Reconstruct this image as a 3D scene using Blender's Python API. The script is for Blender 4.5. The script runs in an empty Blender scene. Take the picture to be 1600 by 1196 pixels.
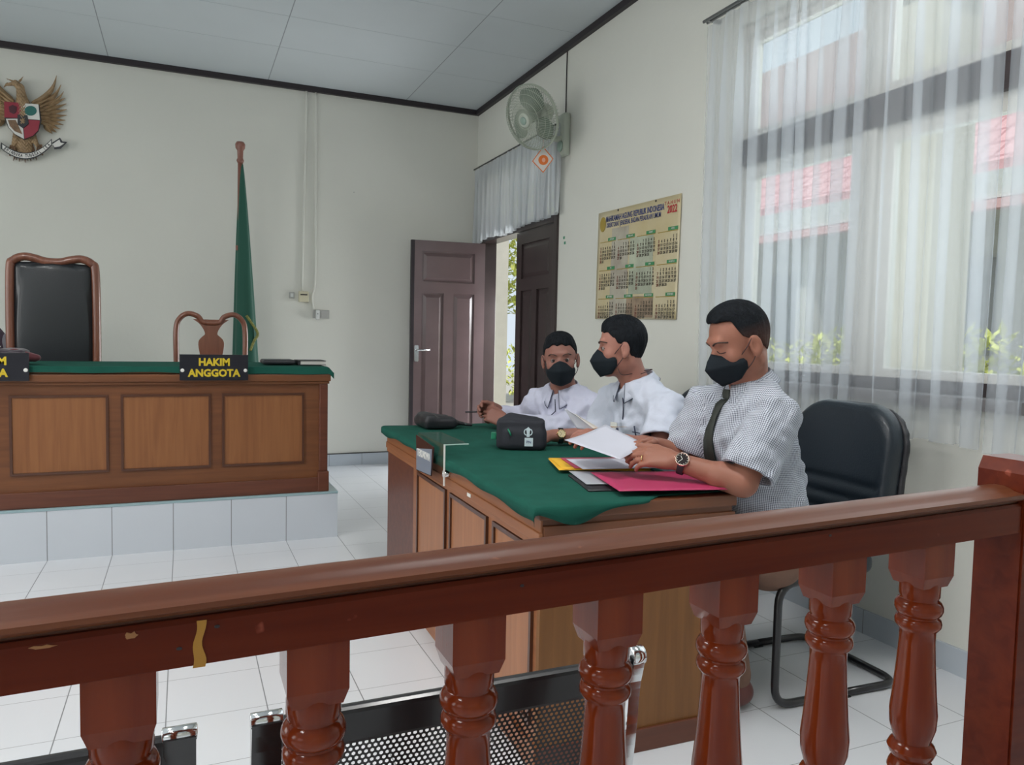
import bpy, bmesh, math, random
import numpy as np
from mathutils import Vector, Matrix, Quaternion
random.seed(7); rng = np.random.default_rng(7)
PI = math.pi
SC = bpy.context.scene
COL = SC.collection
# ------------------------------------------------------------------ camera
CAMH = 1.2124
cr = Vector((0.91814469, -0.39571984, 0.0203993)); cu = Vector((0.00483131, 0.06265748, 0.9980234)); cw = Vector((0.39621583, 0.91623133, -0.05944047))
cd = bpy.data.cameras.new('camera'); cam = bpy.data.objects.new('camera', cd); COL.objects.link(cam)
cam.matrix_world = Matrix(((cr.x, cu.x, -cw.x, 0), (cr.y, cu.y, -cw.y, 0), (cr.z, cu.z, -cw.z, CAMH), (0, 0, 0, 1)))
cd.sensor_fit = 'HORIZONTAL'; cd.sensor_width = 36; cd.lens = 1188.875 / 1600 * 36; cd.clip_start = 0.03
SC.camera = cam
# ------------------------------------------------------------------ world, sun, daylight, exposure
SC.view_settings.view_transform = 'Standard'; SC.view_settings.look = 'None'; SC.view_settings.gamma = 1
SC.view_settings.use_curve_mapping = False
SC.view_settings.exposure = 0.0
W = bpy.data.worlds.new('world'); SC.world = W; W.use_nodes = True
nt = W.node_tree; nt.nodes['Background'].inputs['Color'].default_value = (0.80, 0.90, 1.0, 1); nt.nodes['Background'].inputs['Strength'].default_value = 0.9
def lamp(name, kind, energy, loc, direction, color=(1, 1, 1), size=None, **kw):
    l = bpy.data.lights.new(name, kind); l.energy = energy; l.color = color
    o = bpy.data.objects.new(name, l); COL.objects.link(o); o.location = loc
    o.rotation_euler = Vector(direction).to_track_quat('-Z', 'Y').to_euler()
    if size: l.shape = 'RECTANGLE'; l.size, l.size_y = size
    for k, v in kw.items(): setattr(l, k, v)
    return o
lamp('sun', 'SUN', 3.1, (0, 0, 12), (0.42, 0.2, -0.9), (1, 0.96, 0.9), angle=math.radians(3))
# fill lamps added at unseen left-wall windows, outside the frame
lamp('left_window_fill', 'AREA', 46, (-4.8, 4.3, 1.9), (1, 0, -0.25), (1.0, 0.985, 0.95), (2.2, 1.7))
lamp('left_window_fill', 'AREA', 46, (-4.8, 0.6, 1.9), (1, 0, -0.3), (1.0, 0.985, 0.95), (2.2, 1.7))
lamp('left_window_fill', 'AREA', 10, (-4.8, -2.8, 1.9), (1, 0, -0.3), (1.0, 0.985, 0.95), (2.2, 1.7))
lamp('rear_fill', 'AREA', 2, (0.0, -3.9, 2.2), (0, 1, -0.2), (0.96, 0.98, 1.0), (1.5, 1.5))  # added rear fill; that wall has no window
# daylight entering by the curtained window and by the open door in the right wall
lamp('right_window_daylight', 'AREA', 30, (2.9, 1.8, 1.95), (-1, 0, -0.25), (0.9, 0.96, 1.0), (3.1, 1.75))
lamp('door_daylight', 'AREA', 62, (3.3, 6.5, 1.0), (-1, -0.35, -0.35), (0.95, 0.98, 1.0), (0.8, 1.3))

# ceiling fill lamps added out of view to brighten the floor
CL = ((-1.6, 2.8), (-1.6, 0.4), (0.9, 1.3))
for lx, ly in CL: lamp('ceiling_fill_lamp', 'AREA', 40, (lx, ly, 3.30), (0, 0, -1), (1.0, 0.985, 0.96), (0.25, 1.2))
# ------------------------------------------------------------------ materials
def s2l(c): return tuple(((v / 255) / 12.92 if v / 255 <= 0.04045 else ((v / 255 + 0.055) / 1.055) ** 2.4) for v in c)
MATS = {}
def mat(name, rgb, rough=0.5, metal=0.0, spec=0.5, noise=0.0, nscale=8.0, bump=0.0, bscale=60.0, coat=0.0, stretch=None, col2=None, sheen=0.0, emit=None):
    """procedural principled material; rgb in linear albedo"""
    if name in MATS: return MATS[name]
    m = bpy.data.materials.new(name); m.use_nodes = True; MATS[name] = m
    t = m.node_tree; b = t.nodes['Principled BSDF']
    b.inputs['Roughness'].default_value = rough; b.inputs['Metallic'].default_value = metal
    b.inputs['Specular IOR Level'].default_value = spec; b.inputs['Coat Weight'].default_value = coat
    b.inputs['Coat Roughness'].default_value = 0.12
    b.inputs['Sheen Weight'].default_value = sheen
    b.inputs['Base Color'].default_value = (*rgb, 1)
    tc = t.nodes.new('ShaderNodeTexCoord'); mp = t.nodes.new('ShaderNodeMapping'); t.links.new(tc.outputs['Object'], mp.inputs[0])
    if stretch: mp.inputs['Scale'].default_value = stretch
    if noise > 0 or col2:
        n = t.nodes.new('ShaderNodeTexNoise'); n.inputs['Scale'].default_value = nscale; n.inputs['Detail'].default_value = 5
        t.links.new(mp.outputs[0], n.inputs['Vector'])
        r = t.nodes.new('ShaderNodeValToRGB'); t.links.new(n.outputs[0], r.inputs[0])
        r.color_ramp.elements[0].position = 0.3; r.color_ramp.elements[1].position = 0.7
        c2 = col2 if col2 else tuple(min(1, c * (1 + noise)) for c in rgb)
        c1 = rgb if col2 else tuple(c * (1 - noise) for c in rgb)
        r.color_ramp.elements[0].color = (*c1, 1); r.color_ramp.elements[1].color = (*c2, 1)
        t.links.new(r.outputs[0], b.inputs['Base Color'])
    if bump > 0:
        n2 = t.nodes.new('ShaderNodeTexNoise'); n2.inputs['Scale'].default_value = bscale; n2.inputs['Detail'].default_value = 4
        t.links.new(mp.outputs[0], n2.inputs['Vector'])
        bp = t.nodes.new('ShaderNodeBump'); bp.inputs['Strength'].default_value = bump; bp.inputs['Distance'].default_value = 0.01
        t.links.new(n2.outputs[0], bp.inputs['Height']); t.links.new(bp.outputs[0], b.inputs['Normal'])
    if emit: b.inputs['Emission Color'].default_value = (*rgb, 1); b.inputs['Emission Strength'].default_value = emit
    return m
def nodes(m): return m.node_tree, m.node_tree.nodes['Principled BSDF']
def grid_mat(name, base, line, u, v, su, sv, ou, ov, w, rough=0.3, noise=0.03, spec=0.5, wv=None):
    """tiles: joints along the object axes u and v (0,1,2) at spacing su, sv and offset ou, ov"""
    m = mat(name, base, rough, spec=spec); t, b = nodes(m)
    tc = t.nodes.new('ShaderNodeTexCoord'); sp = t.nodes.new('ShaderNodeSeparateXYZ'); t.links.new(tc.outputs['Object'], sp.inputs[0])
    def M(op, a, b_=None, c=None):
        n = t.nodes.new('ShaderNodeMath'); n.operation = op
        for i, x in enumerate((a, b_, c)):
            if x is None: continue
            if isinstance(x, (int, float)): n.inputs[i].default_value = x
            else: t.links.new(x, n.inputs[i])
        return n.outputs[0]
    def line_at(ax, s, o, ww):
        if s is None: return None
        f = M('FRACT', M('DIVIDE', M('SUBTRACT', sp.outputs[ax], o), s))
        d = M('MULTIPLY', M('MINIMUM', f, M('SUBTRACT', 1.0, f)), s)
        return M('LESS_THAN', d, ww / 2)
    a = line_at(u, su, ou, w); c = line_at(v, sv, ov, wv or w)
    msk = a if c is None else (c if a is None else M('MAXIMUM', a, c))
    nz = t.nodes.new('ShaderNodeTexNoise'); nz.inputs['Scale'].default_value = 2.5; t.links.new(tc.outputs['Object'], nz.inputs['Vector'])
    mx0 = t.nodes.new('ShaderNodeMix'); mx0.data_type = 'RGBA'; t.links.new(nz.outputs[0], mx0.inputs['Factor'])
    mx0.inputs['A'].default_value = (*[k * (1 - noise) for k in base], 1); mx0.inputs['B'].default_value = (*[min(1, k * (1 + noise)) for k in base], 1)
    mx = t.nodes.new('ShaderNodeMix'); mx.data_type = 'RGBA'; t.links.new(msk, mx.inputs['Factor'])
    t.links.new(mx0.outputs['Result'], mx.inputs['A']); mx.inputs['B'].default_value = (*line, 1)
    t.links.new(mx.outputs['Result'], b.inputs['Base Color'])
    t.links.new(M('MULTIPLY_ADD', msk, 0.5, rough), b.inputs['Roughness'])
    bp = t.nodes.new('ShaderNodeBump'); bp.inputs['Strength'].default_value = 0.5; bp.inputs['Distance'].default_value = 0.002; bp.invert = True
    t.links.new(msk, bp.inputs['Height']); t.links.new(bp.outputs[0], b.inputs['Normal'])
    return m
def wood(name, c1, c2, rough=0.35, axis=2, coat=0.3, scale=1.0, marks=False):
    """varnished wood with the grain running along one object axis"""
    m = mat(name, c1, rough, coat=coat); t, b = nodes(m)
    tc = t.nodes.new('ShaderNodeTexCoord'); mp = t.nodes.new('ShaderNodeMapping'); t.links.new(tc.outputs['Object'], mp.inputs[0])
    s = [22 * scale] * 3; s[axis] = 1.3 * scale; mp.inputs['Scale'].default_value = s
    n = t.nodes.new('ShaderNodeTexNoise'); n.inputs['Scale'].default_value = 1.6; n.inputs['Detail'].default_value = 7; n.inputs['Distortion'].default_value = 0.6
    t.links.new(mp.outputs[0], n.inputs['Vector'])
    r = t.nodes.new('ShaderNodeValToRGB'); r.color_ramp.elements[0].position = 0.32; r.color_ramp.elements[1].position = 0.68
    r.color_ramp.elements[0].color = (*c1, 1); r.color_ramp.elements[1].color = (*c2, 1); t.links.new(n.outputs[0], r.inputs[0])
    out = r.outputs[0]
    if marks:
        n3 = t.nodes.new('ShaderNodeTexNoise'); n3.inputs['Scale'].default_value = 23; n3.inputs['Detail'].default_value = 3
        t.links.new(tc.outputs['Object'], n3.inputs['Vector'])
        r3 = t.nodes.new('ShaderNodeValToRGB'); r3.color_ramp.elements[0].position = 0.72; r3.color_ramp.elements[1].position = 0.76
        r3.color_ramp.elements[0].color = (0, 0, 0, 1); r3.color_ramp.elements[1].color = (0.6, 0.6, 0.6, 1); t.links.new(n3.outputs[0], r3.inputs[0])
        mx = t.nodes.new('ShaderNodeMix'); mx.data_type = 'RGBA'; t.links.new(r3.outputs[0], mx.inputs['Factor'])
        t.links.new(out, mx.inputs['A']); mx.inputs['B'].default_value = (*[min(1, k * 2.3 + 0.04) for k in c2], 1); out = mx.outputs['Result']
    t.links.new(out, b.inputs['Base Color'])
    bp = t.nodes.new('ShaderNodeBump'); bp.inputs['Strength'].default_value = 0.12; bp.inputs['Distance'].default_value = 0.004
    t.links.new(n.outputs[0], bp.inputs['Height']); t.links.new(bp.outputs[0], b.inputs['Normal'])
    return m

# ------------------------------------------------------------------ object helpers
def tag(o, label=None, cat=None, group=None, kind=None):
    if label: o['label'] = label
    if cat: o['category'] = cat
    if group: o['group'] = group
    if kind: o['kind'] = kind
    return o
def thing(name, label, cat, loc=(0, 0, 0), rz=0, group=None):
    o = bpy.data.objects.new(name, None); COL.objects.link(o); o.location = loc; o.rotation_euler = (0, 0, rz); o.empty_display_size = 0.05
    return tag(o, label, cat, group)
def link_mesh(name, me, m=None, parent=None, smooth=False):
    o = bpy.data.objects.new(name, me); COL.objects.link(o)
    if m: me.materials.append(m)
    if parent: o.parent = parent
    if smooth: me.polygons.foreach_set('use_smooth', [True] * len(me.polygons))
    return o
def obj(name, bm, m=None, parent=None, smooth=False, auto=None):
    me = bpy.data.meshes.new(name)
    bmesh.ops.recalc_face_normals(bm, faces=bm.faces)
    bm.to_mesh(me); bm.free()
    o = link_mesh(name, me, m, parent, smooth or bool(auto))
    if auto:
        try: me.set_sharp_from_angle(angle=math.radians(auto))
        except Exception: pass
    return o
def struct(name, bm, m, parent=None, **k):
    o = obj(name, bm, m, parent, **k)
    if not parent: o['kind'] = 'structure'
    return o
def NB(): return bmesh.new()
def box(bm, x0, x1, y0, y1, z0, z1, bevel=0.0, mtx=None):
    vs = [bm.verts.new((x, y, z)) for x in (x0, x1) for y in (y0, y1) for z in (z0, z1)]
    q = [(0, 1, 3, 2), (4, 6, 7, 5), (0, 4, 5, 1), (2, 3, 7, 6), (0, 2, 6, 4), (1, 5, 7, 3)]
    fs = [bm.faces.new([vs[i] for i in f]) for f in q]
    if mtx is not None:
        for v in vs: v.co = mtx @ v.co
    if bevel > 0:
        es = list({e for f in fs for e in f.edges})
        bmesh.ops.bevel(bm, geom=es, offset=bevel, segments=2, affect='EDGES', profile=0.6)
    return bm
def frame_of(d):
    d = Vector(d).normalized(); a = Vector((0, 0, 1)) if abs(d.z) < 0.9 else Vector((1, 0, 0))
    u = d.cross(a).normalized(); return u, d.cross(u).normalized()
def tube(bm, pts, r, n=10, closed=False, ry=None, up=None):
    """swept tube; r may be a list"""
    pts = [Vector(p) for p in pts]; N = len(pts); rings = []
    u = None
    for i, p in enumerate(pts):
        if closed: d = pts[(i + 1) % N] - pts[i - 1]
        else: d = pts[min(i + 1, N - 1)] - pts[max(i - 1, 0)]
        d.normalize()
        if u is None:
            u = frame_of(d)[0] if up is None else Vector(up)
        u = (u - d * u.dot(d)).normalized(); v = d.cross(u)
        rr = r[i] if isinstance(r, (list, tuple)) else r
        r2 = rr if ry is None else ry
        rings.append([bm.verts.new(p + u * (rr * math.cos(2 * PI * k / n)) + v * (r2 * math.sin(2 * PI * k / n))) for k in range(n)])
    for i in range(N if closed else N - 1):
        a, b = rings[i], rings[(i + 1) % N]
        for k in range(n): bm.faces.new((a[k], a[(k + 1) % n], b[(k + 1) % n], b[k]))
    if not closed: bm.faces.new(rings[0][::-1]); bm.faces.new(rings[-1])
    return bm
def smooth_path(pts, k=8, closed=False):
    pts = [Vector(p) for p in pts]; out = []; N = len(pts)
    for i in range(N if closed else N - 1):
        p0 = pts[(i - 1) % N] if closed else pts[max(i - 1, 0)]; p1 = pts[i]; p2 = pts[(i + 1) % N]
        p3 = pts[(i + 2) % N] if closed else pts[min(i + 2, N - 1)]
        for j in range(k):
            t = j / k
            out.append(0.5 * ((2 * p1) + (-p0 + p2) * t + (2 * p0 - 5 * p1 + 4 * p2 - p3) * t * t + (-p0 + 3 * p1 - 3 * p2 + p3) * t ** 3))
    if not closed: out.append(pts[-1])
    return out
def round_path(pts, r, k=5):
    """polyline with rounded corners"""
    pts = [Vector(p) for p in pts]; out = [pts[0]]
    for i in range(1, len(pts) - 1):
        a = (pts[i - 1] - pts[i]); b = (pts[i + 1] - pts[i]); rr = min(r, a.length * 0.45, b.length * 0.45)
        A = pts[i] + a.normalized() * rr; B = pts[i] + b.normalized() * rr
        for j in range(k + 1):
            t = j / k; out.append((1 - t) ** 2 * A + 2 * t * (1 - t) * pts[i] + t * t * B)
    out.append(pts[-1]); return out
def lathe(bm, prof, c=(0, 0, 0), n=28):
    rings = []
    for r, z in prof: rings.append([bm.verts.new((c[0] + r * math.cos(2 * PI * k / n), c[1] + r * math.sin(2 * PI * k / n), c[2] + z)) for k in range(n)])
    for a, b in zip(rings, rings[1:]):
        for k in range(n): bm.faces.new((a[k], a[(k + 1) % n], b[(k + 1) % n], b[k]))
    bm.faces.new(rings[0][::-1]); bm.faces.new(rings[-1]); return bm
def prism(bm, poly, thick, mtx, bevel=0.0):
    """extrude a 2D polygon (u,v) by thick along local z; mtx maps (u,v,w) to the parent"""
    a = [bm.verts.new(mtx @ Vector((u, v, 0))) for u, v in poly]; b = [bm.verts.new(mtx @ Vector((u, v, thick))) for u, v in poly]
    n = len(poly); f1 = bm.faces.new(a[::-1]); f2 = bm.faces.new(b)
    for i in range(n): bm.faces.new((a[i], a[(i + 1) % n], b[(i + 1) % n], b[i]))
    if bevel > 0: bmesh.ops.bevel(bm, geom=list(f2.edges), offset=bevel, segments=2, affect='EDGES')
    return bm
def grid(bm, nu, nv, fn, closed_u=False):
    V = [[bm.verts.new(fn(i / (nu if closed_u else nu - 1), j / (nv - 1))) for j in range(nv)] for i in range(nu)]
    for i in range(nu if closed_u else nu - 1):
        for j in range(nv - 1):
            a = V[i][j]; b = V[(i + 1) % nu][j]; c = V[(i + 1) % nu][j + 1]; d = V[i][j + 1]
            bm.faces.new((a, b, c, d))
    return V
def solidify(bm, t):
    bm.normal_update(); fs = list(bm.faces)
    bmesh.ops.recalc_face_normals(bm, faces=fs)
    r = bmesh.ops.solidify(bm, geom=fs, thickness=t); return bm
def mtx_from(o, x, y, z=None):
    x = Vector(x).normalized(); y = Vector(y).normalized(); z = x.cross(y) if z is None else Vector(z)
    return Matrix(((x.x, y.x, z.x, o[0]), (x.y, y.y, z.y, o[1]), (x.z, y.z, z.z, o[2]), (0, 0, 0, 1)))
def text(name, body, size, m, mtx, parent, ext=0.0006, align='CENTER', sx=1.0, bold=0.0, spacing=1.0, line=1.0):
    c = bpy.data.curves.new(name, 'FONT'); c.body = body; c.size = size; c.align_x = align; c.align_y = 'CENTER'
    c.extrude = ext; c.offset = bold; c.space_character = spacing; c.space_line = line; c.resolution_u = 2
    t = bpy.data.objects.new(name, c); me = bpy.data.meshes.new_from_object(t)
    bpy.data.objects.remove(t); bpy.data.curves.remove(c)
    S = Matrix.Diagonal((sx, 1, 1, 1)); me.transform(mtx @ S); me.materials.clear()
    return link_mesh(name, me, m, parent)
def copy_tree(o, parent=None):
    c = o.copy(); COL.objects.link(c)
    if parent: c.parent = parent
    for ch in list(o.children): copy_tree(ch, c)
    return c

# ------------------------------------------------------------------ voxel modelling (signed distance + surface nets)
class Vox:
    def __init__(s, lo, hi, h):
        s.lo = np.array(lo, float); s.h = h; s.n = np.ceil((np.array(hi, float) - s.lo) / h).astype(int) + 1
        s.d = np.full(s.n, 0.5, np.float32)
    def blk(s, lo, hi):
        i0 = np.clip(np.floor((np.array(lo) - s.lo) / s.h).astype(int), 0, s.n); i1 = np.clip(np.ceil((np.array(hi) - s.lo) / s.h).astype(int) + 1, 0, s.n)
        sl = tuple(slice(a, b) for a, b in zip(i0, i1))
        ax = [((np.arange(a, b) * s.h + l).astype(np.float32)) for a, b, l in zip(i0, i1, s.lo)]
        return sl, ax[0][:, None, None], ax[1][None, :, None], ax[2][None, None, :]
    def op(s, fn, lo, hi, k=0.01, mode='u'):
        m = k + 3 * s.h; sl, X, Y, Z = s.blk(np.array(lo) - m, np.array(hi) + m)
        if 0 in s.d[sl].shape: return s
        b = fn(X, Y, Z).astype(np.float32); a = s.d[sl]
        if mode == 'u':
            h = np.clip(k - np.abs(a - b), 0, None) / k; s.d[sl] = np.minimum(a, b) - h * h * k * 0.25
        elif mode == 's':
            b = -b; h = np.clip(k - np.abs(a - b), 0, None) / k; s.d[sl] = np.maximum(a, b) + h * h * k * 0.25
        return s
    def cone(s, p0, p1, r0, r1, k=0.01, mode='u', flat=None):
        p0 = np.array(p0, float); p1 = np.array(p1, float); d = p1 - p0; L2 = d @ d + 1e-12
        if flat is not None: a = np.array(flat[0], float); a /= np.linalg.norm(a); sc = flat[1]
        def fn(X, Y, Z):
            x, y, z = X - p0[0], Y - p0[1], Z - p0[2]
            t = np.clip((x * d[0] + y * d[1] + z * d[2]) / L2, 0, 1); r = r0 + (r1 - r0) * t
            x = x - t * d[0]; y = y - t * d[1]; z = z - t * d[2]
            if flat is not None:
                q = (x * a[0] + y * a[1] + z * a[2]) * (1 / sc - 1); x = x + q * a[0]; y = y + q * a[1]; z = z + q * a[2]
                return (np.sqrt(x * x + y * y + z * z) - r) * min(1.0, sc)
            return np.sqrt(x * x + y * y + z * z) - r
        R = max(r0, r1) * (max(1, flat[1]) if flat is not None else 1)
        return s.op(fn, np.minimum(p0, p1) - R, np.maximum(p0, p1) + R, k, mode)
    def ell(s, c, r, R=None, k=0.01, mode='u'):
        c = np.array(c, float); R = np.eye(3) if R is None else np.array(R, float); r = np.array(r, float)
        def fn(X, Y, Z):
            x, y, z = X - c[0], Y - c[1], Z - c[2]
            q = [(x * R[i][0] + y * R[i][1] + z * R[i][2]) for i in range(3)]
            k0 = np.sqrt(sum((q[i] / r[i]) ** 2 for i in range(3))); k1 = np.sqrt(sum((q[i] / r[i] ** 2) ** 2 for i in range(3))) + 1e-9
            return k0 * (k0 - 1) / k1
        e = max(r); return s.op(fn, c - e, c + e, k, mode)
    def rbox(s, c, hs, rad, R=None, k=0.005, mode='u'):
        c = np.array(c, float); R = np.eye(3) if R is None else np.array(R, float)
        def fn(X, Y, Z):
            x, y, z = X - c[0], Y - c[1], Z - c[2]
            q = [np.abs(x * R[i][0] + y * R[i][1] + z * R[i][2]) - hs[i] + rad for i in range(3)]
            return np.sqrt(sum(np.clip(v, 0, None) ** 2 for v in q)) + np.minimum(np.maximum(np.maximum(q[0], q[1]), q[2]), 0) - rad
        e = float(np.linalg.norm(hs)); return s.op(fn, c - e, c + e, k, mode)
    def mesh(s, name, m, parent=None, disp=None):
        d = s.d; ins = d < 0; n = np.array(d.shape)
        c = [ins[i:n[0] - 1 + i, j:n[1] - 1 + j, k:n[2] - 1 + k] for i in (0, 1) for j in (0, 1) for k in (0, 1)]
        tot = sum(x.astype(np.int8) for x in c); act = (tot > 0) & (tot < 8); idx = np.argwhere(act)
        ids = np.full(act.shape, -1, np.int32); ids[act] = np.arange(len(idx))
        acc = np.zeros((len(idx), 3)); cnt = np.zeros(len(idx)); I = idx.T
        for ax in range(3):
            o1, o2 = [a for a in range(3) if a != ax]
            for a in (0, 1):
                for b in (0, 1):
                    off = np.zeros(3, int); off[o1] = a; off[o2] = b; off2 = off.copy(); off2[ax] = 1
                    v0 = d[I[0] + off[0], I[1] + off[1], I[2] + off[2]]; v1 = d[I[0] + off2[0], I[1] + off2[1], I[2] + off2[2]]
                    cr_ = (v0 < 0) != (v1 < 0); t = np.where(cr_, v0 / (v0 - v1 + 1e-12 * (v0 == v1)), 0)
                    p = np.tile(off.astype(float), (len(idx), 1)); p[:, ax] = t
                    acc[cr_] += p[cr_]; cnt[cr_] += 1
        V = (idx + acc / cnt[:, None]) * s.h + s.lo
        Fs = []
        for ax in range(3):
            o1, o2 = [(1, 2), (2, 0), (0, 1)][ax]
            sa = [slice(None)] * 3; sb = [slice(None)] * 3; sa[ax] = slice(0, -1); sb[ax] = slice(1, None)
            e = np.argwhere(ins[tuple(sa)] != ins[tuple(sb)])
            ok = (e[:, o1] > 0) & (e[:, o2] > 0) & (e[:, o1] < n[o1] - 1) & (e[:, o2] < n[o2] - 1); e = e[ok]
            def g(da, db):
                q = e.copy(); q[:, o1] -= da; q[:, o2] -= db; return ids[q[:, 0], q[:, 1], q[:, 2]]
            quad = np.stack([g(0, 0), g(1, 0), g(1, 1), g(0, 1)], 1)
            inv = ins[e[:, 0], e[:, 1], e[:, 2]]; quad[~inv] = quad[~inv][:, ::-1]; Fs.append(quad)
        F = np.concatenate(Fs)
        # light smoothing
        for _ in range(2):
            a = np.zeros_like(V); w = np.zeros(len(V))
            for i in range(4):
                np.add.at(a, F[:, i], V[F[:, (i + 1) % 4]] + V[F[:, (i + 3) % 4]]); np.add.at(w, F[:, i], 2)
            V = V * 0.5 + 0.5 * a / w[:, None]
        if disp is not None: V = disp(V)
        s.V = V
        me = bpy.data.meshes.new(name); me.vertices.add(len(V)); me.vertices.foreach_set('co', V.astype(np.float32).ravel())
        me.loops.add(F.size); me.loops.foreach_set('vertex_index', F.astype(np.int32).ravel())
        me.polygons.add(len(F)); me.polygons.foreach_set('loop_start', np.arange(0, F.size, 4, dtype=np.int32))
        me.update(calc_edges=True); me.validate()
        return link_mesh(name, me, m, parent, smooth=True)
    def first(s, p, dirv, L=1.0, off=0.0):
        """march from p along dirv to the surface"""
        p = np.array(p, float); dv = np.array(dirv, float); dv /= np.linalg.norm(dv); t = 0
        while t < L:
            q = p + dv * t; i = tuple(np.clip(np.round((q - s.lo) / s.h).astype(int), 0, s.n - 1))
            v = float(s.d[i])
            if v < s.h * 0.3: return Vector(q - dv * off)
            t += max(s.h * 0.5, min(v * 0.7, 0.05))
        return Vector(p + dv * L)
#PART1
# ================================================================== SETTING
XR, YB, HC = 2.624, 7.012, 3.379
XL, YF = -4.95, -4.0
m_wall = mat('wall_paint', (0.70, 0.70, 0.64), 0.75, noise=0.025, nscale=1.2, bump=0.08, bscale=35)
m_wall_low = m_wall
m_ceil = grid_mat('ceiling_board', (0.56, 0.60, 0.62), (0.30, 0.32, 0.34), 0, None, 1.22, None, -0.54, 0, 0.007, rough=0.6)
m_floor = grid_mat('floor_tile', (0.70, 0.72, 0.75), (0.22, 0.23, 0.24), 0, 1, 0.3, 0.3, -0.0558, 2.8183, 0.0035, rough=0.16, wv=0.0022)
m_pod = grid_mat('podium_tile', (0.58, 0.62, 0.67), (0.22, 0.23, 0.24), 0, None, 0.3, None, -0.0558, 0, 0.004, rough=0.2)
m_bb = grid_mat('skirting_tile', (0.50, 0.55, 0.60), (0.25, 0.26, 0.27), 0, 1, 0.3, 0.3, 0.02, 0.18, 0.004, rough=0.25)
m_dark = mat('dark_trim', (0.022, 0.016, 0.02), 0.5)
m_grout = mat('grime', (0.06, 0.06, 0.06), 0.8)
struct('floor', box(NB(), XL, XR, YF, YB, -0.1, 0.0), m_floor)
b = box(NB(), XL, XR, YF, YB, HC, HC + 0.08); struct('ceiling', b, m_ceil)
b = NB()
for k in range(6): box(b, -4.9, 2.6, 4.93 + 0.61 * (k - 3) - 0.0015, 4.93 + 0.61 * (k - 3) + 0.0015, HC - 0.001, HC)
struct('trim_7', b, mat('ceiling_seam', (0.42, 0.46, 0.49), 0.6))
struct('wall_back', box(NB(), XL - 0.15, XR + 0.15, YB, YB + 0.15, -0.1, HC + 0.1), m_wall)
struct('wall_front', box(NB(), XL - 0.15, XR + 0.15, YF - 0.15, YF, -0.1, HC + 0.1), m_wall)
b = NB()
for y0, y1, z0, z1 in ((YF, YB, -0.1, 1.0), (YF, YB, 2.8, HC + 0.1), (YF, -3.95, 1.0, 2.8), (-1.65, -0.55, 1.0, 2.8), (1.75, 3.15, 1.0, 2.8), (5.45, YB, 1.0, 2.8)):
    box(b, XL - 0.15, XL, y0, y1, z0, z1)
struct('wall_left', b, m_wall)
WY0, WY1, WZ0, WZ1 = 0.35, 3.24, 1.03, 2.82
DY0, DY1, DZ = 5.23, 6.86, 2.74
b = NB()
for y0, y1, z0, z1 in ((YF, WY0, -0.1, HC + 0.1), (WY0, WY1, -0.1, WZ0), (WY0, WY1, WZ1, HC + 0.1), (WY1, DY0, -0.1, HC + 0.1), (DY0, DY1, DZ, HC + 0.1), (DY0, DY1, -0.1, 0), (DY1, YB, -0.1, HC + 0.1)):
    box(b, XR, XR + 0.15, y0, y1, z0, z1)
struct('wall_right', b, m_wall)
# dark ceiling moulding
struct('trim_1', box(NB(), XL, XR, YB - 0.035, YB, HC - 0.045, HC), m_dark)
struct('trim_2', box(NB(), XR - 0.035, XR, YF, YB - 0.036, HC - 0.045, HC), m_dark)
# tiled skirting with a dark line above it
struct('baseboard_back', box(NB(), 0.845, XR, YB - 0.012, YB, 0, 0.105), m_bb)
struct('baseboard_right', box(NB(), XR - 0.012, XR, YF, DY0 - 0.01, 0, 0.10), m_bb)
struct('trim_3', box(NB(), 0.845, XR - 0.02, YB - 0.014, YB, 0.105, 0.113), m_grout)
# podium
PY = 4.528
b = box(NB(), XL, 0.84, PY, YB, 0, 0.262); struct('podium', b, m_pod)
b = box(NB(), XL, 0.842, PY - 0.003, YB, 0.262, 0.276, 0.003); struct('trim_4', b, mat('podium_edge', (0.30, 0.42, 0.45), 0.3))
# window: dark transom and mullions, cream sashes
m_brown = mat('dark_brown_paint', (0.035, 0.022, 0.022), 0.3, coat=0.25, noise=0.15, nscale=5)
m_cream = mat('cream_sash', (0.62, 0.60, 0.55), 0.5)
def glass_mat():
    m = bpy.data.materials.new('clear_glass'); m.use_nodes = True; t = m.node_tree; t.nodes.clear()
    o = t.nodes.new('ShaderNodeOutputMaterial'); mx = t.nodes.new('ShaderNodeMixShader'); tr = t.nodes.new('ShaderNodeBsdfTransparent'); gl = t.nodes.new('ShaderNodeBsdfGlossy')
    gl.inputs['Roughness'].default_value = 0.03; tr.inputs[0].default_value = (0.93, 0.96, 0.95, 1); mx.inputs[0].default_value = 0.07
    t.links.new(tr.outputs[0], mx.inputs[1]); t.links.new(gl.outputs[0], mx.inputs[2]); t.links.new(mx.outputs[0], o.inputs[0]); return m
m_glass = glass_mat()
b = NB()
x0, x1 = XR + 0.03, XR + 0.12
box(b, x0, x1, WY0, WY1, WZ0, WZ0 + 0.05)
box(b, x0 - 0.01, x1, WY0 + .05, WY1 - .05, 2.115, 2.245)
MUL = [2.40, 1.56, 0.80]
for my in MUL:
    pass
win = struct('window_1', b, m_brown)
for my in MUL:
    b = NB()
    for z0, z1 in ((WZ0 + .05, 2.115), (2.245, WZ1 - .05)): box(b, x0, x1, my - 0.035, my + 0.035, z0, z1)
    obj('mullion', b, m_cream, win)
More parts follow.
